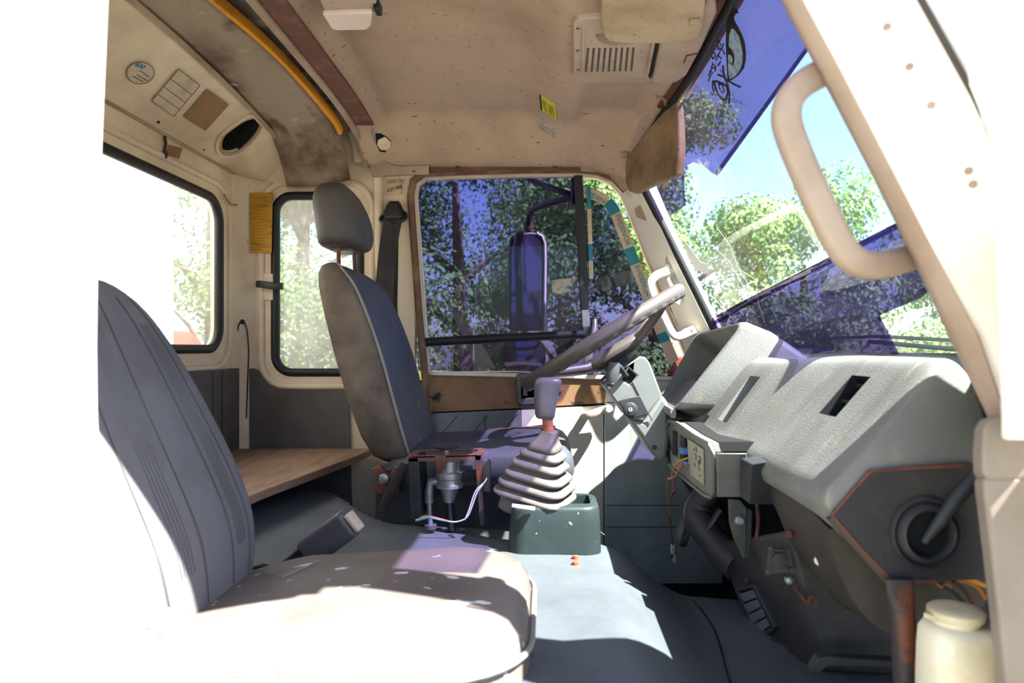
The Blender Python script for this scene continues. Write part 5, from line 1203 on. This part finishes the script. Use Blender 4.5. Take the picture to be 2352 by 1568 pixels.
mesh('machine_body', *g_prism([(.9,7.4,-.9),(2.6,7.4,-.9),(2.6,7.4,.45),(2.2,7.4,.7),(1.5,7.4,.7),(1.3,7.4,.2),(.9,7.4,.1)], (0,1.2,0)), 'red_paint', tr_, bevel=.05, segs=2)
for x in (1.25, 2.25):
    mesh('machine_wheel', *g_lathe([(.08,0),(.28,0),(.32,.05),(.32,.2)], (x,7.25,-.83), (0,1,0), 20), 'black_rubber', tr_)
def tree(label, x, y, h, r, n, seed, m='leaf', z0=-1.15, leaf=.07, low=.12):
    rnd = random.Random(seed)
    t = thing('tree', label, 'tree', (x,y,z0), 'trees beyond the driver side')
    top = V((x+rnd.uniform(-.2,.2), y, z0+h*.75))
    rings = [sq_ring(V((x,y,z0)).lerp(top,k), Xv, Yv, rr, rr, 10, 1) for k, rr in ((0,.2),(.15,.14),(.5,.10),(1,.04))]
    mesh('trunk', *g_loft(rings), 'bark', t)
    for k in range(6):
        a0 = V((x,y,z0)).lerp(top, rnd.uniform(.3,.8)); an = rnd.uniform(0,6.28); L_ = rnd.uniform(.5,.9)*r
        tube('branch', [a0, a0+V((math.cos(an)*L_*.5, math.sin(an)*L_*.5, L_*.4)), a0+V((math.cos(an)*L_, math.sin(an)*L_, L_*.6))], [.05,.035,.015], 'bark', t, n=6)
    blobs = []
    for k in range(26):
        zz = low+(1-low)*rnd.random()**.85; wid = r*(math.sin(math.pi*min(1,.15+.85*zz))**.6+.15)
        an = rnd.uniform(0,6.28); q = math.sqrt(rnd.random())
        blobs.append((V((x+math.cos(an)*wid*q, y+math.sin(an)*wid*q*.8, z0+h*zz)), rnd.uniform(.22,.42)*r))
    vs_, fs_ = [], []
    nv = np.zeros((n*4,3))
    for k in range(n):
        c_, br_ = blobs[rnd.randrange(len(blobs))]
        dvec = V((rnd.gauss(0,1), rnd.gauss(0,1), rnd.gauss(0,1))).normalized()*br_*(rnd.random()**.35)
        p = c_+V((dvec.x, dvec.y, dvec.z*.75))
        nn = (dvec.normalized()+V((rnd.uniform(-.8,.8),rnd.uniform(-.8,.8),rnd.uniform(-.2,1)))).normalized()
        u = nn.orthogonal().normalized(); w_ = nn.cross(u); an = rnd.uniform(0,6.28); ca, sa = math.cos(an), math.sin(an)
        uu_ = u*ca+w_*sa; ww = w_*ca-u*sa; s = leaf*rnd.uniform(.6,1.3)
        nv[k*4] = p-uu_*s*.5; nv[k*4+1] = p+ww*s*.28; nv[k*4+2] = p+uu_*s*.5; nv[k*4+3] = p-ww*s*.28
    me = bpy.data.meshes.new('foliage'); me.from_pydata(nv.tolist(), [], [(4*k,4*k+1,4*k+2,4*k+3) for k in range(n)])
    o = link('foliage', me, m, t); o['kind'] = 'stuff'
    return t
tree('dense dark tree filling the middle of the driver door window', -.9, 8.2, 5.2, 1.9, 36000, 1, 'leaf_dark')
tree('tall loose tree behind the headrest and quarter window', -3.1, 8.6, 6.0, 1.9, 36000, 2, 'leaf')
tree('dark tree seen through the vent window', 1.5, 9.0, 5.0, 1.5, 26000, 3, 'leaf_dark')
tree('pale green tree seen through the clear band of the windscreen', 3.6, 9.4, 4.1, 1.7, 36000, 4, 'leaf')
tree('small pale tree low beyond the windscreen corner', 6.0, 9.6, 3.3, 1.5, 20000, 5, 'leaf')
tree('bushy green tree past the far edge of the windscreen', 8.2, 11.5, 3.0, 1.7, 16000, 6, 'leaf_dark')
tree('distant tree between the door window trees', .4, 13.0, 5.0, 2.2, 20000, 8, 'leaf_dark')
tree('leafy tree behind the rear corner of the cab', -5.0, 10.5, 6.5, 2.4, 20000, 9, 'leaf')
# wiper resting on the cowl
wi = thing('wiper', 'black windscreen wiper lying on the cowl outside', 'wiper', (.70,1.2,.80))
tube('wiper_arm', [V((.76,1.02,.79)), V((.72,1.25,.80)), V((.70,1.5,.815))], .005, 'black_rubber', wi, n=6)
tube('wiper_blade', [V((.70,1.15,.812)), V((.695,1.45,.825)), V((.70,1.75,.825))], .004, 'black_rubber', wi, n=6)
